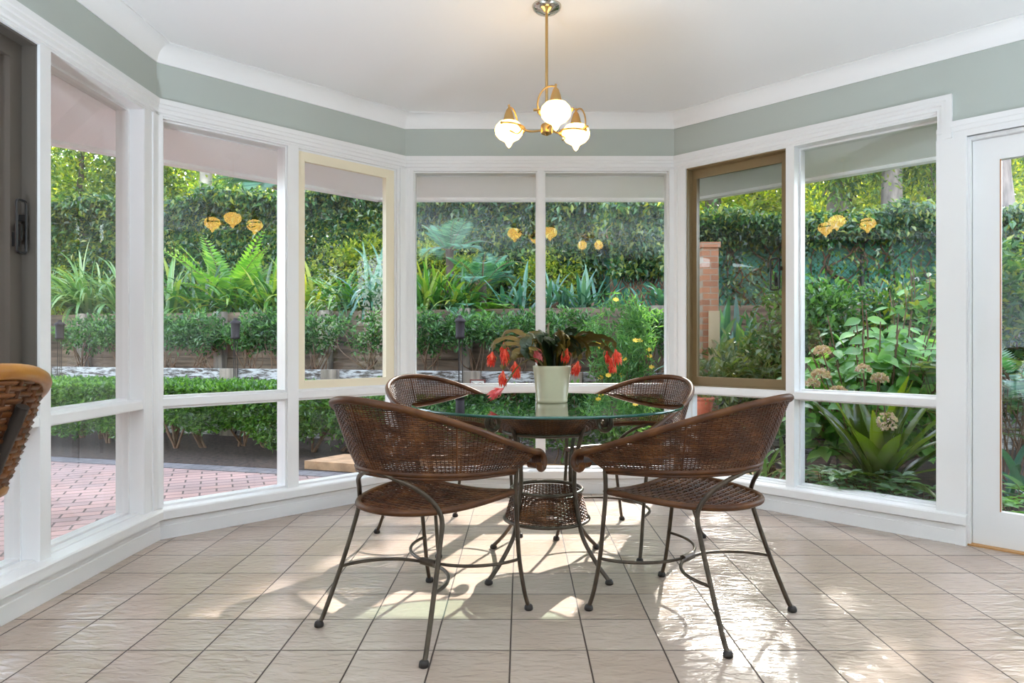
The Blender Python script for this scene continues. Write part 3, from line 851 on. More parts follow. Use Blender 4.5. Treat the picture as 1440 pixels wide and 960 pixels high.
# ------------------------------------------------------------------ chandelier
def make_chandelier():
    root = thing('chandelier', 'three light brass chandelier with glowing onion shaped opal globes hanging over the table', 'chandelier', (.118, 3.085, 0))
    c = MB(); c.lathe([(.001, CEIL - .040), (.012, CEIL - .040), (.020, CEIL - .034), (.048, CEIL - .026), (.062, CEIL - .014), (.066, CEIL - .004), (.066, CEIL)], n=36, cap=False); c.build('ceiling_rose', M['chrome'], root)
    r_ = MB(); r_.tube([(0, 0, CEIL - .03), (0, 0, 1.985)], .0065, 10); r_.build('rod', M['brass'], root)
    h = MB(); h.lathe([(.001, 1.938), (.008, 1.940), (.010, 1.946), (.024, 1.948), (.026, 1.953), (.026, 1.986), (.020, 1.992), (.001, 1.994)], n=28, cap=False); hub = h.build('hub', M['brass'], root)
    for az in (-80, 40, 158):
        a = R(az); ca, sa = math.cos(a), math.sin(a)
        def L(r, t_, z): return (r * ca - t_ * sa, r * sa + t_ * ca, z)
        Rc = .185; zc = 1.985
        ar = MB()
        ar.tube(spline([L(.02, 0, 1.966), L(.07, 0, 1.966), L(.098, .012, 1.972), L(.118, .028, 1.985)], 6), .0048, 8)
        # half ring around the globe
        rg = [L(Rc + .074 * math.cos(q), .074 * math.sin(q), zc + .006 + .012 * math.cos(q * .5)) for q in np.linspace(R(86), R(264), 27)]
        ar.tube(rg, .0042, 8); 
        for e in (rg[0], rg[-1]): ar.lathe([(.001, -.007), (.005, -.005), (.007, 0), (.005, .005), (.001, .007)], e, 10, cap=False)
        # arch from the ring to the cap
        qa = R(-100); b0 = np.array((.076 * math.cos(qa), .076 * math.sin(qa)))
        ap = [L(Rc + b0[0] * k, b0[1] * k, zc + zz) for k, zz in ((1.0, .006), (1.02, .04), (.88, .075), (.58, .102), (.25, .110), (.0, .106))]
        ar.tube(spline(ap, 6), .0038, 8)
        ar.tube([L(Rc + b0[0] * .86, b0[1] * .86, zc + .008), L(Rc + b0[0] * 1.25, b0[1] * 1.25, zc + .008)], .006, 8)
        ar.tube(spline([L(Rc - .06, .045, zc + .01), L(Rc - .075, .03, zc - .012), L(Rc - .05, .02, zc - .026), L(Rc - .03, .06, zc - .022)], 5), .0038, 8)
        arm = ar.build('arm', M['brass'], root)
        cp = MB(); cp.lathe([(.029, .036), (.027, .044), (.021, .070), (.013, .094), (.006, .102), (.0035, .108), (.006, .112), (.0055, .117), (.001, .120)], L(Rc, 0, zc), 24, cap=False); cp.build('lamp_cap', M['brass'], arm)
        gl = MB(); gl.lathe([(.026, .043), (.045, .036), (.060, .019), (.0655, .0), (.061, -.020), (.047, -.037), (.030, -.047), (.020, -.053), (.015, -.061), (.010, -.072), (.004, -.079), (.001, -.081)], L(Rc, 0, zc), 32, cap=False)
        gl.build('globe', M['globe'], arm)
    return root
make_chandelier()
# ------------------------------------------------------------------ garden ground and walls
gu = np.array((math.cos(GA), math.sin(GA))); gn = np.array((-math.sin(GA), math.cos(GA)))
def G(u, v): q = gu * u + gn * v; return float(q[0]), float(q[1])
def at(px, v):
    """point on the garden line v metres out, in the direction of picture column px"""
    k = (px - 732) / 960; t = v / (k * gn[0] + gn[1]); return k * t, t
def ray(px, t): return (px - 732) / 960 * t, t
def uof(p): return float(np.dot(gu, p))
def gbox(mb, u0, u1, v0, v1, z0, z1, mi=0): return mb.prism([G(u0, v0), G(u1, v0), G(u1, v1), G(u0, v1)], z0, z1, mi)

mb = MB(); mb.prism([(-14, -6), (8, -6), (8, 3), G(6, 5.02), G(-14, 5.02)], -.5, -.10); struct(mb.build('ground_paving', M['paving']))
mb = MB(); gbox(mb, -14, 2.6, 5.02, 5.22, -.4, -.094); struct(mb.build('ground_edging', M['header']))
mb = MB(); gbox(mb, -14, 9, 5.22, 7.05, -.4, -.09)
struct(mb.build('ground_mulch', M['mulch']))
mb = MB(); mb.prism([(1.55, 4.45), (4.4, 1.7), (9, 2.0), (9, 4), G(6.5, 6.98), G(2.3, 6.98), (1.7, 5.6)], -.4, .06)
struct(mb.build('ground_bed', M['mulch']))
mb = MB(); gbox(mb, -15, 12, 7.05, 8.0, .0, .66); struct(mb.build('ground_terrace', M['mulch']))
mb = MB(); gbox(mb, -15, 13, 8.0, 10.6, .6, 1.40); struct(mb.build('ground_upper_terrace', M['mulch']))
mb = MB(); gbox(mb, -60, 60, 10.6, 70, .5, 1.42); struct(mb.build('ground_woodland', M['forest']))

# low sleeper wall, white paint peeling
mb = MB(); u = -9.6; k = 0; posts = MB()
while u < 2.9:
    L_ = (1.35, 1.7, 1.1)[k % 3]
    for z0, z1 in ((-.1, .22), (.225, .47), (.475, .70)):
        gbox(mb, u + .004, u + L_ - .004, 6.97, 7.06, z0, z1)
    gbox(posts, u - .10, u + .10, 6.90, 6.99, -.1, .705); u += L_; k += 1
rw = thing('retaining_wall', 'low timber sleeper wall with peeling white paint along the garden behind the clipped hedge', 'wall', (0, 0, 0)); struct(rw)
mb.build('sleeper', M['peel'], rw); posts.build('post', M['greypost'], rw)
mb = MB(); gbox(mb, 2.9, 9, 6.97, 7.06, -.1, .62); mb.build('sleeper', M['sleeper'], rw)
# upper timber wall
rw = thing('retaining_wall', 'tall weathered timber retaining wall below the strappy plants on the upper terrace', 'wall', (0, 0, 0)); struct(rw)
mb = MB(); posts = MB(); u = -10.5; k = 0
while u < 10:
    L_ = (1.9, 2.3, 1.6)[k % 3]
    for j in range(4):
        gbox(mb, u + .005, u + L_ - .005, 7.90 + .012 * ((k + j) % 2), 8.02, .60 + j * .207, .80 + j * .207)
    gbox(posts, u - .07, u + .07, 7.80, 7.91, .6, 1.43); u += L_; k += 1
mb.build('sleeper', M['sleeper'], rw); posts.build('post', M['greypost'], rw)

# fence behind the creeper
fn = thing('chain_link_fence', 'dark chain link fence with green shade cloth behind creeper on the upper terrace', 'fence', (0, 0, 0))
mb = MB(); gbox(mb, -13, 9.5, 10.33, 10.338, 1.40, 2.60); mb.build('shade_cloth', M['shade'], fn)
mb = MB(); u = -.4
u0, u1, z0, z1 = -.4, 8.5, 1.42, 2.62; h_ = z1 - z0; sp = .075
for k in range(int((u1 - u0 + h_) / sp)):
    for sgn in (1, -1):
        a = u0 - h_ + k * sp
        p0 = (a, z0) if sgn > 0 else (a + h_, z0); p1 = (a + h_, z1) if sgn > 0 else (a, z1)
        x0, y0 = G(p0[0], 10.27 + .004 * sgn); x1, y1 = G(p1[0], 10.27 + .004 * sgn)
        mb.tube([(x0, y0, p0[1]), (x1, y1, p1[1])], .0035, 3, cap=False)
mb.build('wire_mesh', M['wire'], fn)
mb = MB(); mb.tube([(*G(-13, 10.27), 2.62), (*G(9.5, 10.27), 2.62)], .03, 8); mb.build('top_rail', M['wire'], fn)
for px_ in (836, 1213, 1500, 520, 230):
    x, y = at(px_, 10.27); mb = MB(); mb.tube([(x, y, 1.3), (x, y, 2.66)], .032, 8); mb.build('post', M['wire'], fn)

# ------------------------------------------------------------------ plant builders
def unit(a): return a / (np.linalg.norm(a, axis=-1)[..., None] + 1e-9)
def rdir(n, up=.3):
    d = rng.normal(size=(n, 3)); d[:, 2] += up; return unit(d)
def leafarr(P, D, Nn, L, Wd, fold=.22, droop=.12):
    """small pointed leaves: two triangles folded along the rib"""
    n = len(P); D = unit(D); S = unit(np.cross(D, Nn)); Nn = np.cross(S, D)
    L = np.broadcast_to(np.asarray(L, float), (n,))[:, None]; Wd = np.broadcast_to(np.asarray(Wd, float), (n,))[:, None]
    V = np.stack([P, P + D * L * .48 + S * Wd / 2 + Nn * Wd * fold, P + D * L - Nn * L * droop, P + D * L * .48 - S * Wd / 2 + Nn * Wd * fold], 1).reshape(-1, 3)
    b = (np.arange(n) * 4)[:, None]
    F = np.stack([b + np.array([0, 2, 1]), b + np.array([0, 3, 2])], 1).reshape(-1, 3)
    return V, F
def ovalarr(P, D, Nn, L, Wd, fold=.12, curl=.25):
    n = len(P); D = unit(D); S = unit(np.cross(D, Nn)); Nn = np.cross(S, D)
    L = np.broadcast_to(np.asarray(L, float), (n,))[:, None]; Wd = np.broadcast_to(np.asarray(Wd, float), (n,))[:, None]
    rows = [P]
    idx = []
    for t, w in ((.14, .42), (.34, .92), (.58, .92), (.8, .55)):
        c = P + D * L * t - Nn * L * curl * t * t
        rows += [c - Nn * Wd * fold * .5, c + S * Wd * w / 2 + Nn * Wd * fold, c - S * Wd * w / 2 + Nn * Wd * fold]
    rows.append(P + D * L - Nn * L * curl)
    V = np.stack(rows, 1); m = V.shape[1]; V = V.reshape(-1, 3)
    f = [(0, 3, 1), (0, 1, 2)]
    for k in range(3):
        a = 1 + 3 * k; b_ = a + 3
        f += [(a, b_, b_ + 1), (a, b_ + 1, a + 1), (a, a + 2, b_ + 2), (a, b_ + 2, b_)]
    f += [(10, 13, 11), (10, 12, 13)]
    b = (np.arange(n) * m)[:, None]
    F = np.concatenate([b + np.array(q) for q in f]).reshape(-1, 3)
    return V, F
def blades(n, L, Wd, az=None, elev=(35, 80), bend=(.6, 1.2), base=.06, seg=9, lean=None, tipw=.0):
    """arching strap leaves with a V fold"""
    Vs = []; Fs = []; o = 0
    for i in range(n):
        a = rng.uniform(0, 2 * PI) if az is None else az(i)
        e = R(rng.uniform(*elev)); bd = rng.uniform(*bend); l = L * rng.uniform(.65, 1.1); w = Wd * rng.uniform(.75, 1.15)
        d = np.array((math.cos(a) * math.cos(e), math.sin(a) * math.cos(e), math.sin(e)))
        if lean is not None: d = d + np.array(lean)
        d /= np.linalg.norm(d)
        p = np.array((rng.normal() * base, rng.normal() * base, 0.0))
        side = np.array((-math.sin(a), math.cos(a), 0.0))
        st = l / seg; rows = []
        for k in range(seg + 1):
            t = k / seg
            ww = w * min(1, .55 + 1.6 * t) * (1 if t < .55 else max(tipw, 1 - ((t - .55) / .45) ** 1.8)) / 2
            nn = np.cross(side, d)
            rows += [p + side * ww + nn * ww * -.35, p, p - side * ww + nn * ww * -.35]
            d = d + np.array((0, 0, -bd * st * (.35 + 1.5 * t) / max(.3, l))); d /= np.linalg.norm(d)
            p = p + d * st
        V = np.array(rows); F = []
        for k in range(seg):
            a0 = 3 * k
            for j in (0, 1): F += [(a0 + j, a0 + j + 1, a0 + j + 4), (a0 + j, a0 + j + 4, a0 + j + 3)]
        Vs.append(V); Fs.append(np.array(F) + o); o += len(V)
    return np.concatenate(Vs), np.concatenate(Fs)
def fronds(n, L, Wd, elev=(40, 75), bend=(.8, 1.3), pairs=22, az=None, lw=.3):
    PP = []; DD = []; NN = []; LL = []; rach = []
    for i in range(n):
        a = rng.uniform(0, 2 * PI) if az is None else az(i)
        e = R(rng.uniform(*elev)); bd = rng.uniform(*bend); l = L * rng.uniform(.75, 1.1)
        d = np.array((math.cos(a) * math.cos(e), math.sin(a) * math.cos(e), math.sin(e))); side = np.array((-math.sin(a), math.cos(a), 0.0))
        p = np.array((math.cos(a), math.sin(a), 0)) * .03; st = l / pairs; line = [p.copy()]
        for k in range(pairs):
            t = (k + 1) / pairs
            d = d + np.array((0, 0, -bd * st * (.4 + 1.3 * t) / max(.3, l))); d /= np.linalg.norm(d); p = p + d * st; line.append(p.copy())
            if t < .12: continue
            w = Wd * math.sin(PI * min(1, .12 + t * .93)) ** .8
            nn = np.cross(side, d)
            for s in (1, -1):
                PP.append(p); DD.append(side * s + d * .45 - np.array((0, 0, .12))); NN.append(nn); LL.append(w)
        rach.append(line)
    LL = np.array(LL)
    V, F = leafarr(np.array(PP), np.array(DD), np.array(NN), LL, np.maximum(.008, LL * lw), .08, .1)
    mb = MB()
    for line in rach: mb.tube(line, np.linspace(.007, .002, len(line)), 4, cap=False)
    return V, F, mb
def cloud(n, c, rad, size, ratio=.5, clumps=0, spread=.16, up=.35, shellp=.5, outward=.8):
    """leaves gathered in clumps on an ellipsoid"""
    c = np.array(c, float); rad = np.array(rad, float)
    if clumps:
        d = unit(rng.normal(size=(clumps, 3))); r = rng.uniform(shellp, 1, clumps) ** .6
        C = c + d * r[:, None] * rad
        k = rng.integers(0, clumps, n); P = C[k] + rng.normal(size=(n, 3)) * spread
    else:
        d = unit(rng.normal(size=(n, 3))); r = rng.uniform(shellp ** 3, 1, n) ** (1 / 3); P = c + d * r[:, None] * rad
    D = unit((P - c) / rad) * outward + rng.normal(size=(n, 3)) * .7; D[:, 2] += -.1
    Nn = rng.normal(size=(n, 3)) * .6; Nn[:, 2] += 1 if up else .3
    s = size * rng.uniform(.6, 1.25, n)
    return leafarr(P, D, Nn, s, s * ratio)
def merge(parts):
    Vs = []; Fs = []; o = 0
    for V, F in parts: Vs.append(V); Fs.append(F + o); o += len(V)
    return np.concatenate(Vs), np.concatenate(Fs)

# leaf colours
M['lf_box'] = leafmat('box_hedge_leaf', [(.02, .075, .012), (.06, .17, .025), (.15, .31, .06)], .3)
M['lf_azalea'] = leafmat('azalea_leaf', [(.015, .055, .018), (.05, .15, .045), (.14, .29, .11)], .26)
M['lf_creeper'] = leafmat('creeper_leaf', [(.008, .035, .016), (.03, .10, .042), (.08, .19, .07), (.24, .28, .05)], .22, .33, (2.8, 2.3, .5, 1))
M['lf_yellow'] = leafmat('sunlit_leaf', [(.08, .16, .02), (.20, .30, .03), (.42, .42, .05)], .4, .45, (2.0, 1.9, .5, 1))  # yellow of sun on the leaves put into their base colour
M['lf_strap'] = leafmat('strap_leaf', [(.015, .06, .014), (.04, .15, .03), (.12, .29, .05), (.34, .37, .07)], .22, .3)
M['lf_aga'] = leafmat('arching_pale_leaf', [(.04, .12, .035), (.12, .27, .09), (.32, .42, .18)], .28, .3)
M['lf_blue'] = leafmat('blue_green_strap', [(.03, .12, .085), (.055, .18, .13), (.12, .26, .16)], .25, .22)
M['lf_fern'] = leafmat('bright_fern', [(.07, .22, .03), (.16, .36, .05), (.28, .46, .08)], .45, .4)
M['lf_tfern'] = leafmat('blue_fern', [(.02, .09, .05), (.06, .21, .12), (.13, .32, .18)], .4, .3)
M['lf_hyd'] = leafmat('hydrangea_leaf', [(.05, .17, .035), (.13, .34, .07), (.24, .50, .13)], .36, .35)
M['lf_nest'] = leafmat('nest_fern_leaf', [(.03, .06, .005), (.06, .11, .008), (.11, .17, .015)], .22, .3)
M['lf_tree'] = leafmat('tree_leaf', [(.03, .085, .03), (.07, .15, .04), (.15, .24, .05), (.30, .33, .05)], .38, .4, (2.4, 2.2, .5, 1))
M['lf_feather'] = leafmat('feathery_leaf', [(.03, .12, .035), (.08, .22, .06), (.15, .32, .10)], .5, .35)
M['lf_ground'] = leafmat('ground_cover_leaf', [(.05, .14, .06), (.10, .22, .10), (.15, .28, .13)], .38, .25)
M['lf_dull'] = leafmat('olive_shrub_leaf', [(.05, .10, .03), (.10, .17, .05), (.2, .22, .08)], .4, .3)
M['fl_yellow'] = leafmat('yellow_petals', [(.75, .45, .02), (.85, .62, .05)], .5, .2)
M['fl_hyd'] = leafmat('faded_pink_petals', [(.38, .30, .20), (.55, .38, .36), (.5, .48, .30), (.62, .5, .5)], .6, .2)
M['fl_red'] = leafmat('red_petals', [(.6, .04, .05), (.7, .15, .15)], .5, .2)

def put(name, label, cat, x, y, z, group=None, rz=0): return thing(name, label, cat, (x, y, z), rz, group)
def branch_part(root, name, lines, mat):
    mb = MB()
    for P, r0, r1 in lines: mb.tube(P, np.linspace(r0, r1, len(P)), 5, cap=False)
    return mb.build(name, mat, root)
def stems_to(C, n, z0=0, base=.06, r=.009, wob=.05):
    """stems rising from the root to points of the crown"""
    out = []
    for i in range(n):
        e = np.array(C[i % len(C)]); b = np.array((rng.normal() * base, rng.normal() * base, z0))
        m = b * .5 + e * .5 + rng.normal(size=3) * wob; m[2] = max(m[2], .3 * e[2])
        out.append((spline([b, m, e], 5), r, r * .4))
    return out

def shrub(name, label, cat, x, y, z, rad, cz, n, size, mat, clumps, spread, ratio=.5, nst=7, group=None, stemmat='twig', flower=None, nflow=0, oval=False):
    rt = put(name, label, cat, x, y, z, group)
    c = (0, 0, cz)
    d = unit(rng.normal(size=(clumps, 3))); d[:, 2] = d[:, 2] * .8 + .15
    C = np.array(c) + d * (rng.uniform(.45, 1, clumps) ** .6)[:, None] * np.array(rad)
    C[:, 2] = np.maximum(C[:, 2], .05)
    k = rng.integers(0, clumps, n); P = C[k] + rng.normal(size=(n, 3)) * spread
    D = unit((P - C[k])) * .7 + rng.normal(size=(n, 3)) * .5; D[:, 2] += .25
    Nn = rng.normal(size=(n, 3)) * .5; Nn[:, 2] += 1
    s = size * rng.uniform(.6, 1.25, n)
    V, F = (ovalarr if oval else leafarr)(P, D, Nn, s, s * ratio)
    trimesh('foliage', V, F, M[mat], rt)
    for P_, r0, r1 in stems_to(C, nst):
        branch_part(rt, 'stem', [(P_, r0, r1)], M[stemmat])
    if flower:
        for i in range(nflow):
            q = C[rng.integers(0, clumps)] + rng.normal(size=3) * spread * 1.1 + np.array((0, -.04, .02))
            fd = unit(rng.normal(size=(6, 3)) * .6 + np.array((0, 0, .4)))
            V, F = leafarr(np.repeat(q[None], 6, 0), fd, rng.normal(size=(6, 3)), .03, .018)
            trimesh('flower', V, F, M[flower], rt)
    return rt

# ---- low box hedge (v 5.75 - 6.75), one continuous clipped plant with its trunks
def hedge_block(name, label, u0, u1, v0, v1, zt, n, size, mat, bumps, stems, bare=.28, zb=-.09, cat='hedge', seed=0):
    x0, y0 = G((u0 + u1) / 2, (v0 + v1) / 2); rt = put(name, label, cat, x0, y0, zb)
    P = np.stack([rng.uniform(u0, u1, n), rng.uniform(v0, v1, n), rng.uniform(0, 1, n)], 1)
    H = zt - zb
    face = rng.random(n)
    top = face < .42; fr = (face >= .42) & (face < .88)
    P[top, 2] = 1 - np.abs(rng.normal(size=top.sum())) * .05
    P[fr, 1] = v0 + np.abs(rng.normal(size=fr.sum())) * .12
    fz = P[:, 2].copy()
    lump = .5 + .5 * np.sin(P[:, 0] * 5.1 + seed) * np.sin(P[:, 0] * 2.3 + 1.7 + seed)
    lo = bare * (.35 + 1.3 * (1 - lump))
    P[:, 2] = lo + (1 - lo) * fz
    P[:, 1] += np.where(top, 0, .13 * (1 - P[:, 2]) * (1.2 - lump)) + .05 * np.sin(P[:, 0] * 7 + P[:, 2] * 6)
    X = np.outer(P[:, 0] - (u0 + u1) / 2, gu) + np.outer(P[:, 1] - (v0 + v1) / 2, gn)
    Q = np.stack([X[:, 0], X[:, 1], P[:, 2] * H], 1) + rng.normal(size=(n, 3)) * .012
    D = rng.normal(size=(n, 3)); D[:, 2] += np.where(top, 1.2, .3); D[:, :2] -= gn * np.where(top, 0, .8)[:, None]
    Nn = rng.normal(size=(n, 3)); Nn[:, 2] += .9
    s = size * rng.uniform(.6, 1.2, n)
    V, F = leafarr(Q, D, Nn, s, s * .58)
    trimesh('foliage', V, F, M[mat], rt)
    for k in range(stems):
        uu = -(u1 - u0) / 2 + (u1 - u0) * (k + .5 + rng.uniform(-.3, .3)) / stems; vv = rng.uniform(-.32, .1)
        b = np.array((*(gu * uu + gn * vv), -.02)); mb = MB()
        for j in range(4):
            e = b + np.array((rng.normal() * .16, rng.normal() * .1, H * rng.uniform(.6, .9)))
            mb.tube(spline([b + rng.normal(size=3) * (.015, .015, 0), b * .45 + e * .55 + rng.normal(size=3) * .05, e], 5), np.linspace(.014, .005, 11), 5, cap=False)
        mb.build('trunk', M['twig'], rt)
    return rt
hedge_block('box_hedge', 'long clipped box hedge with flat bright green top beside the red brick paving', uof(at(-60, 6.2)), uof(at(470, 6.2)), 5.72, 6.80, .56, 44000, .050, 'lf_box', 0, 16)
for px_, v_, h_, lab in ((497, 6.25, .56, 'open multi stemmed box shrub at the end of the clipped hedge beside a sandy stone'),
                         (590, 6.15, .50, 'rounded box shrub seen under the glass behind the back left chair'),
                         (705, 6.1, .52, 'small box shrub seen through the lower back window left of the white mullion'),
                         (797, 6.0, .54, 'leafy box shrub seen under the table just right of the white mullion'),
                         (890, 6.0, .50, 'box shrub outside the lower back window behind the back right chair')):
    x, y = at(px_, v_)
    shrub('box_shrub', lab, 'shrub', x, y, -.09, (.38, .34, .26), h_ - .17, 2600, .052, 'lf_box', 26, .062, .58, 6, 'loose box shrubs beyond the hedge')
x, y = at(520, 5.60); mb = MB(); q = [G(uof((x, y)) + a, 5.28 + b) for a, b in ((-.45, -.02), (.1, -.06), (.75, -.02), (.85, .35), (.3, .47), (-.3, .40))]
mb.prism(q, -.12, -.02); st = tag(mb.build('stepping_stone', M['sandy']), 'flat sandy stone on the mulch under the open box shrub', 'stone')
x, y = at(770, 5.5); mb = MB(); u_ = uof((x, y)); mb.prism([G(u_ + a, 5.3 + b) for a, b in ((-.3, 0), (.2, -.05), (.5, .1), (.45, .35), (0, .42), (-.35, .3))], -.12, -.03)
tag(mb.build('stepping_stone', M['sandy']), 'flat sandy stone seen through the lower back window below the leafy box shrub', 'stone')

# ---- azaleas on the first terrace
az = [(20, 'azalea shrub by the left picture edge in front of the tall timber wall'), (118, 'sparse azalea beside the leftmost dark lantern'), (172, 'azalea at the right of the narrow left pane before the timber wall'),
      (240, 'azalea at the left of the fixed left bay pane above the white sleepers'), (288, 'azalea left of the middle lantern above the grey timber post'), (352, 'dense azalea just right of the middle lantern'),
      (398, 'azalea beside the bay mullion above the white sleepers'), (440, 'azalea at the left of the cream sash with rusty twigs'), (515, 'thin azalea with bare stems inside the cream sash right half'),
      (600, 'azalea left of the lantern seen in the back window'), (672, 'twiggy azalea right of the lantern in the back window'), (728, 'azalea behind the red cactus blooms left of the white mullion'), (800, 'low azalea behind the potted cactus'), (925, 'small azalea at the right end of the back window')]
for i, (px_, lab) in enumerate(az):
    v_ = 7.48 + .08 * math.sin(i * 2.1); x, y = at(px_, v_)
    d = (.62 if i in (1, 8) else 1)
    shrub('azalea', lab, 'shrub', x, y, .66, (.37, .20, .25), .45, int(1700 * d), .068, 'lf_azalea', int(30 * d), .05, .44, 10, 'azaleas on the lower terrace')
x, y = at(874, 6.72)
rt = put('marigold_bush', 'feathery light green bush with small yellow flowers right of the potted cactus', 'shrub', x, y, .0)
n = 3000; d = unit(rng.normal(size=(60, 3))); C = np.array((0, 0, .95)) + d * np.array((.31, .24, .45)) * (rng.uniform(.3, 1, 60) ** .5)[:, None]
k = rng.integers(0, 60, n); P = C[k] + rng.normal(size=(n, 3)) * .06; D = rng.normal(size=(n, 3)) * .6; D[:, 2] += .5
V, F = leafarr(P, D, rng.normal(size=(n, 3)), .085, .014); trimesh('foliage', V, F, M['lf_feather'], rt)
for P_, r0, r1 in stems_to(C, 9, base=.05, r=.008): branch_part(rt, 'stem', [(P_, r0, r1)], M['twig'])
for i in range(15):
    q = C[rng.integers(0, 60)] + np.array((rng.normal() * .05, -.12, rng.normal() * .05)); mb = MB()
    fd = np.stack([[math.cos(t), math.sin(t) * .5, math.sin(t) * .6] for t in np.linspace(0, 2 * PI, 9)[:-1]])
    V, F = leafarr(np.repeat(q[None], 8, 0), fd, np.tile((0, -1, .5), (8, 1)), .032, .02, .05, 0); trimesh('flower', V, F, M['fl_yellow'], rt)

# ---- garden lanterns on twisted stakes
def lantern(x, y, lab):
    rt = put('garden_lantern', lab, 'lantern', x, y, -.09, 'dark lanterns along the sleeper wall')
    b = MB(); b.lathe([(.040, 1.14), (.052, 1.155), (.052, 1.17), (.047, 1.175), (.050, 1.30), (.050, 1.325)], n=18, cap=False); b.build('lantern_body', M['lantern'], rt)
    c = MB(); c.lathe([(.064, 1.322), (.064, 1.330), (.048, 1.352), (.030, 1.362), (.024, 1.37), (.024, 1.385), (.012, 1.392), (.001, 1.393)], n=18, cap=False); c.build('lantern_cap', M['lantern'], rt)
    s = MB()
    for j in range(3):
        P = []
        for t in np.linspace(0, 1, 40):
            z = 1.145 - t * 1.10; a = j * 2.094 + (max(0, t - .72) * 14 if t > .72 else 0); rr = .022 * (1 - .25 * t) + .006 * math.sin(t * PI)
            P.append((rr * math.cos(a), rr * math.sin(a), z))
        s.tube(P, .0042, 5)
    s.tube([(0, 0, .06), (0, 0, -.02)], .008, 6)
    s.build('twisted_stake', M['lantern'], rt)
    return rt
for px_, lab in ((84, 'dark lantern on a twisted stake seen in the narrow left pane'), (331, 'dark lantern on a twisted stake in the middle of the left bay pane'), (647, 'dark lantern on a twisted stake behind the back left chair')):
    x, y = at(px_, 6.86); lantern(x, y, lab)

# small framed picture tile on the low wall
x, y = at(672, 6.90); pt = put('picture_tile', 'small red framed white tile with a dark zigzag on the low wall behind the table', 'plaque', x, y - .02, .47, rz=GA)
f = MB(); w2, h2 = .085, .075
f.box(-w2, -w2 + .012, -.012, .012, 0, 2 * h2); f.box(w2 - .012, w2, -.012, .012, 0, 2 * h2); f.box(-w2 + .012, w2 - .012, -.012, .012, 0, .012); f.box(-w2 + .012, w2 - .012, -.012, .012, 2 * h2 - .012, 2 * h2)
f.build('frame', simple('dark_red_frame', (.16, .035, .03, 1), .6), pt)
f = MB(); f.box(-w2 + .012, w2 - .012, -.006, .008, .012, 2 * h2 - .012); f.build('tile_face', simple('white_tile', (.75, .75, .75, 1), .3), pt)
f = MB(); zz = [(-.068, .045), (-.045, .07), (-.03, .05), (-.008, .085), (.012, .055), (.03, .075), (.068, .045)]
f.tube([(a, -.008, b) for a, b in zz], .006, 5); f.tube([(-.065, -.008, .118), (-.02, -.008, .105), (.03, -.008, .118), (.06, -.008, .11)], .004, 5); f.build('zigzag_mark', simple('dark_glaze', (.12, .03, .03, 1), .4), pt)

# ---- strappy plants on the upper terrace
def strap(px_, v, lab, n, L, Wd, mat, elev=(35, 80), bend=(.9, 1.7), z=1.40, name='strappy_plant', cat='strappy plant', group='strappy plants on the upper terrace', base=.09, lean=None, xy=None, tipw=0):
    x, y = xy or at(px_, v)
    rt = put(name, lab, cat, x, y, z, group)
    V, F = blades(n, L, Wd, elev=elev, bend=bend, base=base, lean=lean, tipw=tipw); V[:, 2] = np.maximum(V[:, 2], -.25)
    trimesh('foliage', V, F, M[mat], rt)
    c = MB()
    for i in range(6): c.tube([(rng.normal() * base, rng.normal() * base, -.04), (rng.normal() * base * .6, rng.normal() * base * .6, .10)], [.02, .012], 6)
    c.build('crown', M['twig'], rt); return rt
lean = (0, -.25, 0)
strap(40, 8.5, 'arching clump at the far left under the sunlit creeper', 55, 1.0, .045, 'lf_aga', (40, 80), (1.2, 2.1), lean=lean)
strap(122, 8.45, 'big fountain of arching pale straps filling the narrow left pane', 120, 1.25, .046, 'lf_aga', (45, 82), (1.6, 2.6), lean=(-.12, -.35, 0))
strap(172, 8.6, 'arching pale clump at the right of the narrow left pane', 60, 1.1, .045, 'lf_aga', (45, 82), (1.4, 2.4), lean=lean)
strap(240, 8.35, 'dark strappy clump at the left of the fixed left bay pane', 55, .95, .058, 'lf_strap', (40, 82), lean=lean)
strap(288, 8.4, 'strappy clump below the bright fern in the left bay pane', 50, .85, .055, 'lf_strap', (30, 78), lean=lean)
strap(332, 8.35, 'low strappy clump above the middle lantern', 46, .75, .055, 'lf_strap', (25, 75), lean=lean)
strap(380, 8.4, 'strappy clump beside the bay mullion with some yellow tips', 50, .85, .055, 'lf_strap', (30, 80), lean=lean)
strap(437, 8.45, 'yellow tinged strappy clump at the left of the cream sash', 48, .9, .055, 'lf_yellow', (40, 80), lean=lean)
strap(482, 8.4, 'arching green clump in the middle of the cream sash', 60, 1.0, .05, 'lf_strap', (35, 80), (1.2, 2.2), lean=lean)
strap(532, 8.35, 'blue green arching clump at the right of the cream sash', 60, 1.05, .055, 'lf_blue', (30, 80), (1.3, 2.2), lean=(-.1, -.3, 0))
strap(604, 8.35, 'tall dark strappy clump at the left end of the back window', 60, .92, .05, 'lf_strap', (38, 84), (.7, 1.4), lean=lean)
strap(648, 8.2, 'broad leaved strappy clump above the lantern in the back window', 40, .7, .055, 'lf_strap', (25, 75), lean=lean)
strap(727, 8.25, 'stiff blue green strappy clump left of the white mullion', 26, .62, .05, 'lf_blue', (30, 78), (.5, 1.1), lean=lean)
strap(782, 8.2, 'stiff blue green strappy clump right of the white mullion above the cactus', 30, .56, .048, 'lf_blue', (32, 78), (.4, .9), lean=lean)
strap(826, 8.25, 'upright blue green clump right of the cactus with a long spike', 28, .56, .046, 'lf_blue', (32, 78), (.5, 1.0), lean=lean)
strap(936, 8.15, 'blue green strappy clump at the right end of the back window', 26, .52, .052, 'lf_blue', (28, 76), (.6, 1.2), lean=lean)
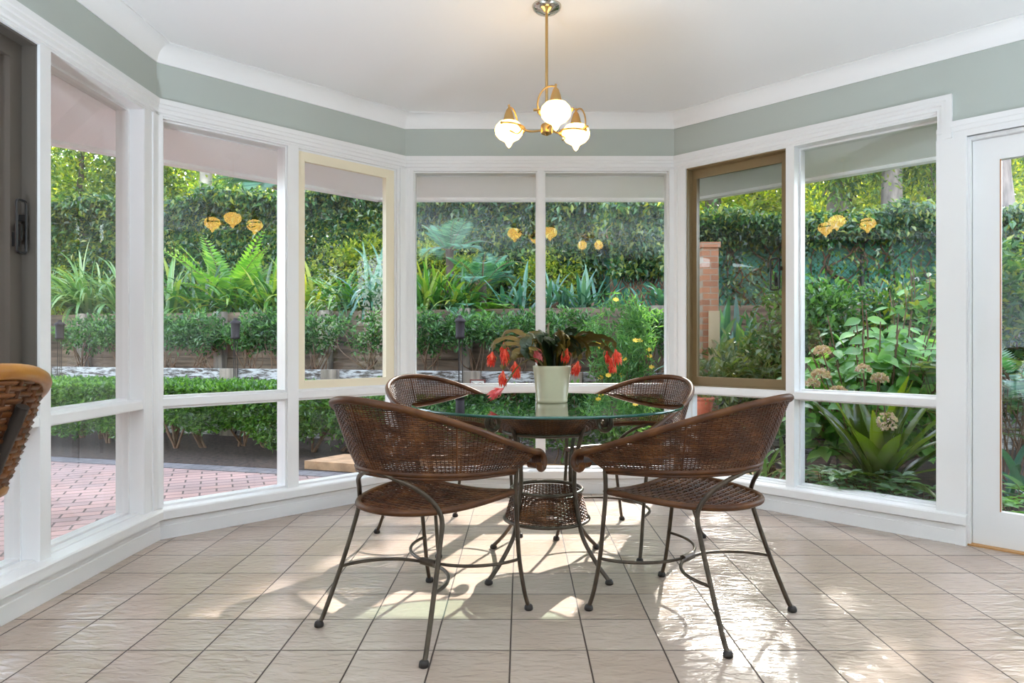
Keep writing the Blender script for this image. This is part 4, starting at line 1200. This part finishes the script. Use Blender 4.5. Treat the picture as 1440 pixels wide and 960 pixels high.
strap(0, 0, 'large strappy clump with upright blue green leaves filling the bronze sash', 75, .85, .062, 'lf_blue', (25, 82), (.5, 1.3), z=.66, xy=ray(1042, 6.9), base=.16)
strap(0, 0, 'blue green strappy clump left of the fence post in the right bay pane', 36, .7, .055, 'lf_blue', (15, 75), (.5, 1.1), z=.95, xy=ray(1172, 6.6), base=.1)
strap(0, 0, 'blue green strappy clump half hidden behind the hydrangea top', 30, .7, .055, 'lf_blue', (30, 80), (.5, 1.1), z=.95, xy=ray(1245, 6.4), base=.1)

# ---- ferns
def fern(xy, z, lab, n, L, Wd, mat, elev=(35, 75), bend=(.8, 1.5), pairs=22, lw=.3, name='fern', trunk=0, az=None):
    rt = put(name, lab, 'fern', xy[0], xy[1], z, 'ferns in the garden')
    V, F, mb = fronds(n, L, Wd, elev, bend, pairs, az, lw); V[:, 2] += trunk
    for i, v in enumerate(mb.v): mb.v[i] = (v[0], v[1], v[2] + trunk)
    trimesh('foliage', V, F, M[mat], rt); mb.build('stalk', M['twig'], rt)
    if trunk:
        t = MB(); t.tube([(0, 0, -.1), (.01, 0, trunk * .5), (0, 0, trunk + .02)], [.06, .05, .055], 9); t.build('trunk', M['barkdark'], rt)
    return rt
fern(at(322, 8.8), 1.42, 'bright yellow green fern glowing in the left bay pane', 26, 1.4, .24, 'lf_fern', (40, 82), (.7, 1.5), 26)
fern(at(372, 8.75), 1.40, 'soft green fern beside the bay mullion among strappy leaves', 18, .8, .18, 'lf_fern', (25, 70))
fern(at(462, 8.25), 1.36, 'pale fern spilling over the timber wall in the cream sash', 14, .5, .14, 'lf_fern', (10, 55))
fern(at(632, 8.7), 1.40, 'tall dark stemmed cycad with crown of blue green fronds in the back window', 14, .72, .2, 'lf_tfern', (10, 65), (.8, 1.6), 30, .08, 'cycad', .85)
fern(at(678, 8.45), 1.40, 'blue green tree fern left of the mullion in the back window', 16, .75, .19, 'lf_tfern', (20, 70), (.9, 1.7), 26, .15, 'fern', .35)
fern(at(652, 8.15), 1.38, 'small fern drooping over the timber wall above the lantern', 10, .5, .15, 'lf_tfern', (5, 50), (1, 1.8), 22, .2)
fern(at(690, 8.1), 1.36, 'light green fern trailing beside the stiff blue clump', 12, .45, .15, 'lf_fern', (5, 45), (1, 1.8))
fern(ray(1300, 5.6), .95, 'feathery grey green tree fern at the right of the right bay pane', 12, .55, .15, 'lf_tfern', (-5, 45), (.6, 1.3), 34, .10, 'fern')
fern(ray(1428, 4.35), .75, 'blue grey fern seen through the glazed door', 18, .55, .17, 'lf_tfern', (-10, 60), (.6, 1.4), 26, .14)

# ---- creeper covered hedge along the fence
def creeper(lab, pa, pb, z0, z1, n, mat='lf_creeper', size=.112, v=10.15, dep=.45, name='creeper_hedge', vines=22):
    ua, ub = uof(at(pa, v)), uof(at(pb, v)); cx, cy = G((ua + ub) / 2, v)
    rt = put(name, lab, 'hedge', cx, cy, 1.40)
    u = rng.uniform(ua, ub, n) - (ua + ub) / 2; f = rng.random(n)
    zz = rng.uniform(z0, z1, n) ; top = f < .3
    lump = np.sin((u + ua) * 2.3) * .09 + np.sin((u + ua) * 5.7 + 1) * .05
    zz = np.where(top, z1 + lump - np.abs(rng.normal(size=n)) * .12, zz)
    body = .24 * np.sin(zz * 4.1 + u * 2.9) * np.sin(u * 1.7 + 2) + .12 * np.sin(u * 6.1 + zz * 7)
    vv = -np.abs(rng.normal(size=n)) * dep * .3 + body * dep * 1.2 + np.where(top, rng.uniform(-dep, dep * .6, n), 0) + rng.normal(size=n) * .05
    X = np.outer(u, gu) + np.outer(vv, gn)
    P = np.stack([X[:, 0], X[:, 1], zz - 1.40], 1)
    D = rng.normal(size=(n, 3)) * .7; D[:, :2] -= gn * .6; D[:, 2] -= .5
    Nn = rng.normal(size=(n, 3)) * .5; Nn[:, 2] += .9; Nn[:, :2] -= gn * .5
    s = size * rng.uniform(.55, 1.25, n)
    V, F = leafarr(P, D, Nn, s, s * .5, .2, .2)
    trimesh('foliage', V, F, M[mat], rt)
    mb = MB()
    for k in range(vines):
        uu = rng.uniform(-(ub - ua) / 2, (ub - ua) / 2); P = []
        for t in np.linspace(0, 1, 7):
            q = gu * (uu + rng.normal() * .1) + gn * (.12 + rng.normal() * .04); P.append((q[0], q[1], t * (z1 - 1.5)))
        mb.tube(spline(P, 3), .012, 5, cap=False)
    mb.build('vine', M['twig'], rt)
    return rt
creeper('tall leafy creeper hedge along the fence behind the left windows', -80, 585, 1.5, 3.50, 60000)
creeper('leafy creeper hedge along the fence behind the back window', 575, 850, 1.7, 3.25, 26000)
creeper('dark creeper mounded on the fence rail behind the right bay windows', 850, 1330, 2.42, 2.76, 16000, size=.095, dep=.4)
creeper('thin creeper climbing through the wire fence behind the bronze sash', 930, 1340, 1.5, 2.6, 2600, size=.085, dep=.3, name='climbing_creeper')
creeper('dark creeper over the fence seen through the glazed door', 1330, 1560, 1.5, 2.7, 12000, size=.095, dep=.5)
creeper('dark broad leaved bush at the right end of the back window', 860, 945, 1.9, 2.9, 6500, size=.095, v=9.3, dep=.6, name='broad_bush')
# shoots behind, with sunlight put into their yellow leaf colour
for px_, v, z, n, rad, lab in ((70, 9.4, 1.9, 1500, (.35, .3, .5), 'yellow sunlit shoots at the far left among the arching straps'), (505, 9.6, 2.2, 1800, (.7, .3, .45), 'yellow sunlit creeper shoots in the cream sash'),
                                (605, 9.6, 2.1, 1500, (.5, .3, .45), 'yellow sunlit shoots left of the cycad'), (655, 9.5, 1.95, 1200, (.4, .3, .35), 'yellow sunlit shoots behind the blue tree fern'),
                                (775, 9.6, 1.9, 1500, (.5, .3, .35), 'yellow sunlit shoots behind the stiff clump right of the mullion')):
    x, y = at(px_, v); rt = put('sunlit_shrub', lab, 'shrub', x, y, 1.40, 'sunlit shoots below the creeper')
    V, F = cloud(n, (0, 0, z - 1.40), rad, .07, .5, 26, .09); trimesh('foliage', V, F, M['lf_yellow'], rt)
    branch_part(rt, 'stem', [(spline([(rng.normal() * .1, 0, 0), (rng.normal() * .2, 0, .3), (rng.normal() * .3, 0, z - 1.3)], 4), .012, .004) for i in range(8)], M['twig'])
# ---- right hand bed
def hydrangea(xy, z, lab, nst, rad, L, mat, flowers, cat='shrub', name='hydrangea', rat=.55, H=1.0, gscale=.02):
    rt = put(name, lab, cat, xy[0], xy[1], z)
    PP = []; DD = []; NN = []; LL = []; tips = []
    for i in range(nst):
        a = rng.uniform(0, 2 * PI); q = math.sqrt(rng.random()); e = np.array((math.cos(a) * rad[0] * q, math.sin(a) * rad[1] * q, H * (1 - .35 * q * q) * rng.uniform(.55, 1.0)))
        b = np.array((e[0] * .2, e[1] * .2, 0)); P = spline([b, b * .5 + e * .5 + np.array((0, 0, -.05)), e], 5)
        mb = MB(); mb.tube(P, np.linspace(.009, .004, len(P)), 5, cap=False); mb.build('stem', M['twig'], rt); tips.append(e)
        for k in range(7):
            t = .45 + .55 * (k + .5) / 7; p = P[min(len(P) - 1, int(t * (len(P) - 1)))]
            a0 = k * 1.57 + rng.uniform(-.3, .3)
            for s in (0, PI):
                ow = np.array((p[0] / rad[0], p[1] / rad[1] - .45, 0)); ow /= np.linalg.norm(ow) + .2
                d = np.array((math.cos(a0 + s), math.sin(a0 + s), rng.uniform(-.35, .35))) + ow * .5 + np.array((0, 0, -.25)); PP.append(p + d * .02); DD.append(d); NN.append(ow * .9 + np.array((rng.normal() * .25, rng.normal() * .25, .75))); LL.append(L * (.55 + .55 * rng.random()) * (1.1 - .35 * (k / 7)))
    LL = np.array(LL); V, F = ovalarr(np.array(PP), np.array(DD), np.array(NN), LL, LL * rat, .1, .28)
    trimesh('foliage', V, F, M[mat], rt, smooth=True)
    for (fx, fy, fz, fr) in flowers:
        n = 150; d = unit(rng.normal(size=(n, 3))); d[:, 2] = np.abs(d[:, 2]) * 1.0 - .25; P = np.array((fx, fy, fz)) + d * fr * .82
        V, F = leafarr(P, d + rng.normal(size=(n, 3)) * .8, rng.normal(size=(n, 3)), fr * .38, fr * .36, .05, 0); trimesh('flower_head', V, F, M['fl_hyd'], rt)
        mb = MB(); mb.tube([(fx * .8, fy * .8, fz - .25), (fx, fy, fz)], .005, 5); mb.build('flower_stalk', M['twig'], rt)
    return rt
hx, hy = ray(1232, 5.05)
def hp(px_, y_, t): x, yy = ray(px_, t); return x - hx, yy - hy, 1 - (y_ - 483) * t / 960 - .06
fl = [(*hp(1156, 494, 4.75), .055), (*hp(1154, 528, 4.7), .062), (*hp(1142, 540, 4.68), .05), (*hp(1178, 552, 4.6), .06), (*hp(1214, 520, 4.7), .05), (*hp(1237, 533, 4.65), .055), (*hp(1284, 526, 4.8), .035)]
hydrangea((hx, hy), .06, 'big green hydrangea with faded pink flower heads in the right bay pane', 150, (.72, .40), .17, 'lf_hyd', fl, H=1.30)
hydrangea(ray(1300, 5.7), .06, 'tall light green broad leaved shrub at the upper right of the right bay pane', 60, (.46, .35), .21, 'lf_hyd', [], name='broad_leaf_shrub', rat=.42, H=1.75)
# bird's nest fern: long upright blades from one rosette
bx, by = ray(1237, 4.28)
rt = put('nest_fern', 'olive green bird nest fern with long upright blades below the hydrangea', 'fern', bx, by, .10, 'ferns in the garden')
V, F = blades(34, .74, .085, elev=(20, 76), bend=(.25, .8), base=.03, seg=10, tipw=.12); trimesh('foliage', V, F, M['lf_nest'], rt, smooth=True)
mb = MB(); mb.lathe([(.001, -.05), (.05, -.04), (.06, .02), (.035, .07), (.001, .08)], n=12, cap=False); mb.build('crown', M['barkdark'], rt)
fx, fy = ray(1233, 4.2); n = 120; d = unit(rng.normal(size=(n, 3))); q = np.array((fx - bx, fy - by - .12, 1 - (592 - 483) * 4.1 / 960 - .10))
rt2 = put('hydrangea_bloom', 'whitish hydrangea flower head hanging among the nest fern blades', 'flower', fx, fy - .12, 0)
V, F = leafarr(np.array((0, 0, q[2] + .10)) + d * .045, d + rng.normal(size=(n, 3)) * .8, rng.normal(size=(n, 3)), .022, .02, .05, 0); trimesh('flower_cluster', V, F, M['fl_hyd'], rt2)
mb = MB(); mb.tube(spline([(.02, .25, .30), (.01, .1, .66), (0, 0, q[2] + .10)], 5), .004, 5); mb.build('flower_stalk', M['twig'], rt2)

def lowleaf(xy, z, lab, n, rad, L, mat='lf_ground', rat=.45, name='ground_cover', H=.16, group='low leafy plants by the right windows'):
    rt = put(name, lab, 'plant', xy[0], xy[1], z, group)
    PP = []; DD = []; LL = []; lines = []
    for i in range(n):
        a = rng.uniform(0, 2 * PI); q = math.sqrt(rng.random()); e = np.array((math.cos(a) * rad * q, math.sin(a) * rad * q * .7, H * rng.uniform(.4, 1.1)))
        lines.append((spline([(e[0] * .5, e[1] * .5, 0), (e[0] * .8, e[1] * .8, e[2] * .6), e], 3), .004, .002))
        for k in range(6):
            t = k * 1.05 + rng.uniform(-.2, .2); d = np.array((math.cos(t), math.sin(t), rng.uniform(0, .4))); PP.append(e - np.array((0, 0, .01 * (k % 2)))); DD.append(d); LL.append(L * rng.uniform(.6, 1.15))
    LL = np.array(LL); V, F = ovalarr(np.array(PP), np.array(DD), np.tile((0, 0, 1.0), (len(PP), 1)) + rng.normal(size=(len(PP), 3)) * .2, LL, LL * rat, .1, .2)
    trimesh('foliage', V, F, M[mat], rt, smooth=True); branch_part(rt, 'stem', lines, M['twig']); return rt
lowleaf(ray(1160, 4.25), .06, 'low leafy ground cover in the left corner of the lower right bay pane', 20, .22, .085)
lowleaf(ray(1222, 4.02), .06, 'low leafy ground cover in front of the nest fern', 26, .26, .09)
lowleaf(ray(1290, 3.82), .06, 'low leafy ground cover at the right corner of the lower right bay pane', 24, .24, .085)
lowleaf(ray(1432, 3.66), .05, 'small bright leaves at the foot of the glazed door', 18, .22, .09, 'lf_hyd')
strap(0, 0, 'dark strappy plant seen low through the glazed door', 22, .55, .045, 'lf_blue', (5, 60), (.4, 1.0), z=.06, xy=ray(1445, 4.0), group=None)
strap(0, 0, 'pale striped spider plant below the transom beside the front right chair', 26, .42, .03, 'lf_aga', (15, 75), (.8, 1.8), z=.06, xy=ray(1082, 4.75), group=None, name='spider_plant')
lowleaf(ray(1104, 4.75), .25, 'broad leaved lily by the lower bronze window right of the spider plant', 7, .16, .2, 'lf_ground', .5, 'broad_leaf_lily', .32)
lowleaf(ray(1400, 4.6), .06, 'dark leafy undergrowth behind the glazed door', 50, .5, .12, 'lf_dull', .45, 'leafy_shrub', .75)
shrub('twiggy_shrub', 'twiggy olive shrub with upright leafy stems in the lower half of the bronze sash', 'shrub', *ray(1052, 6.0), .06, (.55, .35, .4), .55, 2200, .085, 'lf_dull', 60, .07, .38, 14, oval=True)
shrub('twiggy_shrub', 'dull green shrub behind the hydrangea left of the pane', 'shrub', *ray(1140, 6.2), .06, (.55, .35, .6), .85, 4500, .08, 'lf_azalea', 60, .10, .45, 8)
shrub('dark_shrub', 'dark shrub filling the gap behind the hydrangea on the right', 'shrub', *ray(1345, 6.0), .06, (.7, .5, .7), .9, 4500, .09, 'lf_creeper', 60, .11, .5, 8)
shrub('dark_shrub', 'dark shrub mass behind the fern in the glazed door', 'shrub', *ray(1440, 5.6), .06, (.8, .5, .9), 1.0, 4500, .09, 'lf_creeper', 60, .12, .5, 8)

# terracotta pot on a black wire stand
x, y = ray(990, 5.35)
st = put('plant_stand', 'black wire plant stand outside the bronze window', 'plant stand', x + .06, y, -.09)
mb = MB(); hoop(mb, .13, .50, .006); mb.box(-.12, .12, -.004, .004, .498, .502); mb.box(-.004, .004, -.12, .12, .498, .502); mb.build('top_ring', M['black'], st)
for a in (R(45), R(135), R(225), R(315)):
    mb = MB(); mb.tube(spline([(.125 * math.cos(a), .125 * math.sin(a), .5), (.09 * math.cos(a), .09 * math.sin(a), .25), (.16 * math.cos(a), .16 * math.sin(a), 0)], 5), .006, 6); mb.build('leg', M['black'], st)
tp = put('potted_shrub', 'terracotta pot with a small leafy plant and red blossom on the black stand', 'potted plant', x + .0, y, .417)
mb = MB(); mb.lathe([(.001, 0), (.050, 0), (.072, .135), (.072, .138), (.080, .138), (.081, .165), (.074, .165), (.070, .145), (.001, .140)], n=28, cap=False); mb.build('pot', M['terracotta'], tp)
V, F = cloud(260, (0, 0, .22), (.10, .09, .07), .035, .5, 12, .025); trimesh('foliage', V, F, M['lf_dull'], tp)
V, F = cloud(60, (-.09, -.03, .21), (.03, .03, .04), .025, .7, 0); trimesh('flower', V, F, M['fl_red'], tp)
# paver and low wire bench behind the nest fern
mb = MB(); x, y = ray(1062, 5.0); mb.prism([(x - .55, y - .12), (x + .35, y - .35), (x + .45, y - .05), (x - .35, y + .25)], -.12, .075); tag(mb.build('paving_slab', M['sandy']), 'flat orange paving slab outside the bronze window', 'slab')
bn = put('wire_bench', 'low black wire bench behind the nest fern', 'bench', *ray(1172, 5.05), .06, rz=-.5)
mb = MB()
for yy in (-.12, 0, .12): mb.tube([(-.35, yy, .24), (.35, yy, .24)], .006, 6)
for xx in (-.35, .35): mb.tube([(xx, -.12, .24), (xx, .12, .24)], .006, 6)
mb.build('seat', M['black'], bn)
for xx in (-.33, .33):
    mb = MB(); mb.tube([(xx, -.12, .24), (xx, .12, 0)], .006, 6); mb.tube([(xx, .12, .24), (xx, -.12, 0)], .006, 6); mb.build('leg', M['black'], bn)
# reflected brick and board modelled as an upright block, then a pale timber post
x, y = ray(995, 6.35); pi_ = put('brick_reflection', 'slim upright standing in for reflected red brick and pale board at the left of the bronze sash', 'reflection', x, y, .0)
mb = MB(); mb.box(-.075, .075, -.10, .10, -.1, 1.88); mb.box(-.09, .09, -.115, .115, 1.88, 1.93); mb.build('shaft', M['brick'], pi_)
mb = MB(); mb.box(-.02, .078, -.125, -.102, .62, 1.30); mb.build('board', simple('reflected_board', (.62, .47, .30, 1), .7), pi_)
x, y = ray(1146, 6.5); mb = MB(); mb.box(x - .055, x + .055, y - .05, y + .05, .0, 1.35); tag(mb.build('timber_post', simple('pale_post', (.52, .42, .28, 1), .8, noise=.2)), 'short pale timber post left of the hydrangea', 'post')

# ------------------------------------------------------------------ trees
def tree(px_, t, lab, r, H, lean, crowns, n, size, bark, mat='lf_tree', name='tree', forks=3, cat='tree'):
    x, y = ray(px_, t); rt = put(name, lab, cat, x, y, 1.36, 'trees beyond the fence')
    P = spline([(0, 0, 0), (lean * .3 + rng.normal() * .05, rng.normal() * .05, H * .35), (lean * .7, rng.normal() * .1, H * .7), (lean, 0, H)], 6)
    mb = MB(); mb.tube(P, np.linspace(r, r * .45, len(P)) * (1 + .06 * rng.normal(size=len(P))), 12); tr = mb.build('trunk', M[bark], rt)
    parts = []
    for (cx, cy, cz, rx, ry, rz_) in crowns:
        parts.append(cloud(int(n / len(crowns)), (cx, cy, cz), (rx, ry, rz_), size, .48, int(26 * rx * rz_) + 8, .30, shellp=.15))
        b = P[int(len(P) * rng.uniform(.55, .8))]; e = np.array((cx, cy, cz))
        mb = MB(); mb.tube(spline([b, b * .5 + e * .5 + np.array((0, 0, .15)), e, e + (e - b) * .35], 5), np.linspace(r * .4, r * .08, 16), 7, cap=False); mb.build('branch', M[bark], rt)
    V, F = merge(parts); trimesh('foliage', V, F, M[mat], rt)
    return rt
T = [
 (40, 16, 'dark leafy tree at the far left beyond the hedge', .14, 7, .3, [(0, 0, 4.2, 2.0, 1.4, 1.6), (-1.0, 0, 2.6, 1.6, 1.2, 1.2), (.6, 0, 6.0, 2.0, 1.5, 1.4)], 9000, .15, 'barkdark', 'lf_tree'),
 (108, 13.5, 'bushy green tree behind the hedge in the narrow left pane', .08, 4, .1, [(0, 0, 2.7, 1.1, 1.0, .7), (.3, 0, 4.4, 1.2, 1.0, .9)], 6000, .12, 'barkdark', 'lf_tree'),
 (183, 15, 'dark trunked tree at the right of the narrow left pane', .17, 8, -.2, [(.6, 0, 4.6, 1.0, 1.0, 1.3), (.6, 0, 7.0, 2.2, 1.6, 1.5), (.2, .2, 3.0, .8, .8, .8)], 8000, .14, 'barkdark', 'lf_tree'),
 (286, 14.5, 'pale trunked tree above the hedge in the left bay pane', .15, 8, .2, [(1.1, .3, 4.2, 1.4, 1.2, 1.0), (-1.2, .6, 3.4, 1.2, 1.2, .9), (.3, 0, 7.0, 2.4, 1.8, 1.5)], 9500, .14, 'barkpale', 'lf_tree'),
 (450, 16, 'tall tree hidden behind the eaves above the cream sash', .2, 9, .3, [(0, 0, 6.5, 2.2, 1.8, 1.6), (.8, .4, 4.2, 1.8, 1.4, 1.2)], 8000, .15, 'barkgrey', 'lf_tree'),
 (640, 17, 'broad tree beyond the back window hidden mostly by the eaves', .2, 9, .2, [(0, 0, 5.2, 2.4, 1.8, 1.5), (1.0, 0, 7.6, 2.4, 1.8, 1.4)], 8000, .15, 'barkgrey', 'lf_tree'),
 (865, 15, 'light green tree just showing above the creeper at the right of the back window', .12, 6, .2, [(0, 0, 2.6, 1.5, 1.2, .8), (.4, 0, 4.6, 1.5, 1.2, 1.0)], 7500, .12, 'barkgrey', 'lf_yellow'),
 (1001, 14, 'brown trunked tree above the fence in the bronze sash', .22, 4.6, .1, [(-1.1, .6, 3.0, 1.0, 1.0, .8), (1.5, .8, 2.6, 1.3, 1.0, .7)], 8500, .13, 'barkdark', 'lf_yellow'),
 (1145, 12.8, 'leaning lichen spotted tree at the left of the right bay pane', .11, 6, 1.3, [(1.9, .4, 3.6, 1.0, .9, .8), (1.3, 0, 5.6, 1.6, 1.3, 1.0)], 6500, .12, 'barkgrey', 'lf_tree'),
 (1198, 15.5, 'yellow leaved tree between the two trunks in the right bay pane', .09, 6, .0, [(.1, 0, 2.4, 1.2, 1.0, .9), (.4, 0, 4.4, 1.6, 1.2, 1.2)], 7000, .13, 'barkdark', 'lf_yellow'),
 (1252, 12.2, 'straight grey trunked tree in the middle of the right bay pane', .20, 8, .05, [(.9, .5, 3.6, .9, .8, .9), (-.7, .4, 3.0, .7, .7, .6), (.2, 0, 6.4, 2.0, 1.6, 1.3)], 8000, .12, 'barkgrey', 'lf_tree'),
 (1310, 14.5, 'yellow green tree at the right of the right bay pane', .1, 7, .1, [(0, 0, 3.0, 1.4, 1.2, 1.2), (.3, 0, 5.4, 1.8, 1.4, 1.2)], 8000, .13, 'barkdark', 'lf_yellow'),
 (1409, 9.6, 'thick mossy forked tree trunk seen through the glazed door', .20, 7, -.15, [(1.2, 1.0, 3.4, 1.4, 1.2, 1.0), (0, .6, 6.2, 2.0, 1.6, 1.2)], 7000, .12, 'barkgrey', 'lf_tree'),
 (1480, 13.5, 'yellow leaved tree beyond the glazed door', .12, 6, 0, [(0, 0, 2.6, 1.5, 1.2, 1.2), (-.4, 0, 4.6, 1.6, 1.2, 1.0)], 8000, .13, 'barkdark', 'lf_yellow'),
]
for a in T: tree(*a)
# unseen tall crowns added to block the sun, leaving a gap between them
for lab, x, y, H, cr_ in (('added tall tree beyond the fence, unseen crown blocking the sun at left', 1.3, 13.2, 9, [(-.1, 0, 5.2, 1.3, 1.2, 1.6), (-1.7, .3, 5.9, 1.3, 1.2, 1.3)]),
                          ('added tall tree beyond the fence, unseen crown blocking the sun at right', 6.0, 13.0, 9, [(-.45, 0, 5.2, 1.2, 1.2, 1.7), (1.2, .2, 5.3, 1.5, 1.2, 1.7), (3.2, .2, 5.2, 1.5, 1.2, 1.7)])):
    tree((x / y) * 960 + 732, y, lab, .2, H, 0, cr_, 28000, .15, 'barkgrey', 'lf_tree', 'sun_block_tree')
for lab, x, y, cr_ in (('added tree out of view that shades the patio left of the house', -7.6, 5.6, [(0, 0, 5.2, 2.2, 2.0, 1.3), (1.2, -2.2, 5.6, 1.8, 1.6, 1.2)]), ('added tree out of view that shades the patio nearest the house wing', -7.4, .8, [(0, 0, 5.2, 2.2, 2.2, 1.3), (1.0, 1.6, 5.8, 1.6, 1.6, 1.0)])):  # unseen crowns added to shade the paving and dim the right bay
    rt = thing('added_shade_tree', lab, 'tree', (x, y, -.1)); P = spline([(0, 0, 0), (.05, 0, 2), (.1, 0, 5.4)], 6)
    mb = MB(); mb.tube(P, np.linspace(.19, .08, len(P)), 12); mb.build('trunk', M['barkgrey'], rt)
    V, F = merge([cloud(6000, c[:3], c[3:], .17, .48, 60, .32, shellp=.15) for c in cr_]); trimesh('foliage', V, F, M['lf_tree'], rt)
# house wing and hedge either side of the bay, seen only as reflections
mb = MB(); mb.box(-4.75, -4.5, -3.3, 3.3, -.1, 2.15); o = mb.build('wall_exterior', M['brick']); struct(o)
rt = put('side_hedge', 'tall leafy hedge along the side of the house beyond the door', 'hedge', 6.2, .2, .0)
V, F = cloud(16000, (0, 0, 1.5), (.8, 3.4, 1.9), .11, .5, 160, .22, shellp=.3); V[:, 2] = np.maximum(V[:, 2], .02); trimesh('foliage', V, F, M['lf_creeper'], rt)
for k in range(5): branch_part(rt, 'stem', [(np.array([(0, -2.6 + k * 1.3, 0), (.1, -2.5 + k * 1.3, 1.2), (0, -2.6 + k * 1.3, 2.4)]), .05, .02)], M['twig'])
# palm behind the creeper in the left bay
x, y = at(392, 11.2); rt = put('palm', 'palm with drooping feather fronds above the hedge beside the bay mullion', 'palm', x, y, 1.40, 'trees beyond the fence')
V, F, mb = fronds(16, 1.5, .42, (5, 60), (1.2, 2.0), 34, None, .07); V[:, 2] += 2.45
for i, v in enumerate(mb.v): mb.v[i] = (v[0], v[1], v[2] + 2.45)
trimesh('foliage', V, F, M['lf_tfern'], rt); mb.build('stalk', M['twig'], rt)
mb = MB(); mb.tube([(0, 0, 0), (.03, 0, 1.2), (0, 0, 2.5)], [.09, .075, .07], 10); mb.build('trunk', M['barkgrey'], rt)
# woodland further off: one mass nobody could count
parts = []
for k in range(120):
    px_ = rng.uniform(-150, 1650); t = rng.uniform(19, 27); x, y = ray(px_, t)
    if 120 < px_ < 190 or 235 < px_ < 275: continue
    parts.append(cloud(1500, (x, y, rng.uniform(1.6, 6.8)), (2.4, 1.2, 1.6), .26, .5, 26, .5, shellp=.1))
V, F = merge(parts)
o = trimesh('woodland_foliage', V, F, M['lf_tree']); tag(o, 'distant woodland foliage beyond the garden fence', 'woodland', kind='stuff')

# ------------------------------------------------------------------ room light, added fill lamps, sun and sky
# twin globe ceiling light in the room behind the camera
cx, cy = .99, -.4
t = thing('ceiling_light', 'twin globe ceiling light in the room behind the camera', 'ceiling light', (cx, cy, 0))
mb = MB(); mb.lathe([(.001, CEIL - .035), (.05, CEIL - .03), (.06, CEIL - .006), (.06, CEIL)], n=28, cap=False); mb.tube([(-.12, 0, CEIL - .06), (.12, 0, CEIL - .06)], .007, 8); mb.tube([(0, 0, CEIL - .03), (0, 0, CEIL - .06)], .008, 8); mb.build('bracket', M['brass'], t)
for s in (-1, 1):
    mb = MB(); mb.lathe([(.02, .06), (.05, .045), (.066, 0), (.05, -.045), (.001, -.062)], (s * .115, 0, CEIL - .135), 24, cap=False); mb.build('globe', M['globe'], t)
# unseen fill lamps added in the ceiling behind the camera
M['lens'] = emit('fill_lamp_lens', (1, .93, .84, 1), 3)
for i, (x, y) in enumerate(((-.9, -.3), (2.3, -.3), (-.9, -2.0), (.7, -2.0), (2.3, -2.0))):
    t = thing('fill_downlight', 'added fill lamp set in the ceiling behind the camera', 'fill_downlight', (x, y, 0), group='added ceiling fill lamps behind the camera')
    mb = MB(); mb.lathe([(.055, CEIL - .004), (.075, CEIL - .006), (.075, CEIL)], n=28, cap=False); mb.build('trim_ring', M['trim'], t)
    mb = MB(); mb.lathe([(.001, CEIL - .002), (.055, CEIL - .003)], n=28, cap=False); mb.build('lens', M['lens'], t)
    l = bpy.data.lights.new('fill_down_lamp', 'AREA'); l.shape = 'DISK'; l.size = .11; l.energy = DOWN; l.color = (.95, .98, 1); l.spread = R(150)
    o = bpy.data.objects.new('fill_down_lamp', l); col.objects.link(o); o.location = (x, y, CEIL - .012); o.parent = None

for i, (x, y, lab) in enumerate(((-1.5, -.2, 'added fill lamp can on the floor by the left wall behind the camera'), (2.9, -.2, 'added fill lamp can on the floor by the right wall behind the camera'))):  # unseen floor cans added to brighten the ceiling and room
    t = thing('fill_uplighter', lab, 'fill lamp', (x, y, 0), group='added floor fill lamps')
    mb = MB(); mb.lathe([(.001, 0), (.12, 0), (.125, .01), (.125, .26), (.118, .26), (.115, .18), (.001, .17)], n=32, cap=False); mb.build('can', M['black'], t)
    mb = MB(); mb.lathe([(.001, .19), (.112, .19), (.112, .195), (.001, .195)], n=32, cap=False); mb.build('lens', M['lens'], t)
    l = bpy.data.lights.new('fill_uplight', 'AREA'); l.shape = 'DISK'; l.size = .2; l.energy = UP; l.color = (.80, .93, 1.08)
    o = bpy.data.objects.new('fill_uplight', l); col.objects.link(o); o.location = (x, y, .215); o.rotation_euler = (PI, 0, 0)
sun = bpy.data.lights.new('sun', 'SUN'); sun.energy = SUN; sun.angle = R(.6); sun.color = (1, .95, .87)
so_ = bpy.data.objects.new('sun', sun); col.objects.link(so_)
el = R(34); azr = R(20)
sd = Vector((math.sin(azr) * math.cos(el), math.cos(azr) * math.cos(el), math.sin(el)))
so_.rotation_euler = sd.to_track_quat('Z', 'Y').to_euler()
wd = bpy.data.worlds.new('sky'); sc.world = wd; wd.use_nodes = True; nt = wd.node_tree
sk = nt.nodes.new('ShaderNodeTexSky'); sk.sky_type = 'NISHITA'; sk.sun_disc = False; sk.sun_elevation = el; sk.sun_rotation = azr; sk.air_density = 1; sk.dust_density = 1.2; sk.ozone_density = 1
bg = nt.nodes['Background']; bg.inputs[1].default_value = SKY
hs = nt.nodes.new('ShaderNodeHueSaturation'); hs.inputs['Saturation'].default_value = .55
nt.links.new(sk.outputs[0], hs.inputs['Color']); nt.links.new(hs.outputs[0], bg.inputs[0])
vs = sc.view_settings; vs.view_transform = 'Standard'; vs.look = 'None'; vs.gamma = 1; vs.use_curve_mapping = False; vs.exposure = EXPO
cy_ = sc.cycles
cy_.max_bounces = 12; cy_.diffuse_bounces = 6; cy_.glossy_bounces = 4; cy_.transparent_max_bounces = 32; cy_.transmission_bounces = 6
cy_.caustics_reflective = False; cy_.caustics_refractive = False; cy_.sample_clamp_indirect = 6; cy_.use_denoising = True
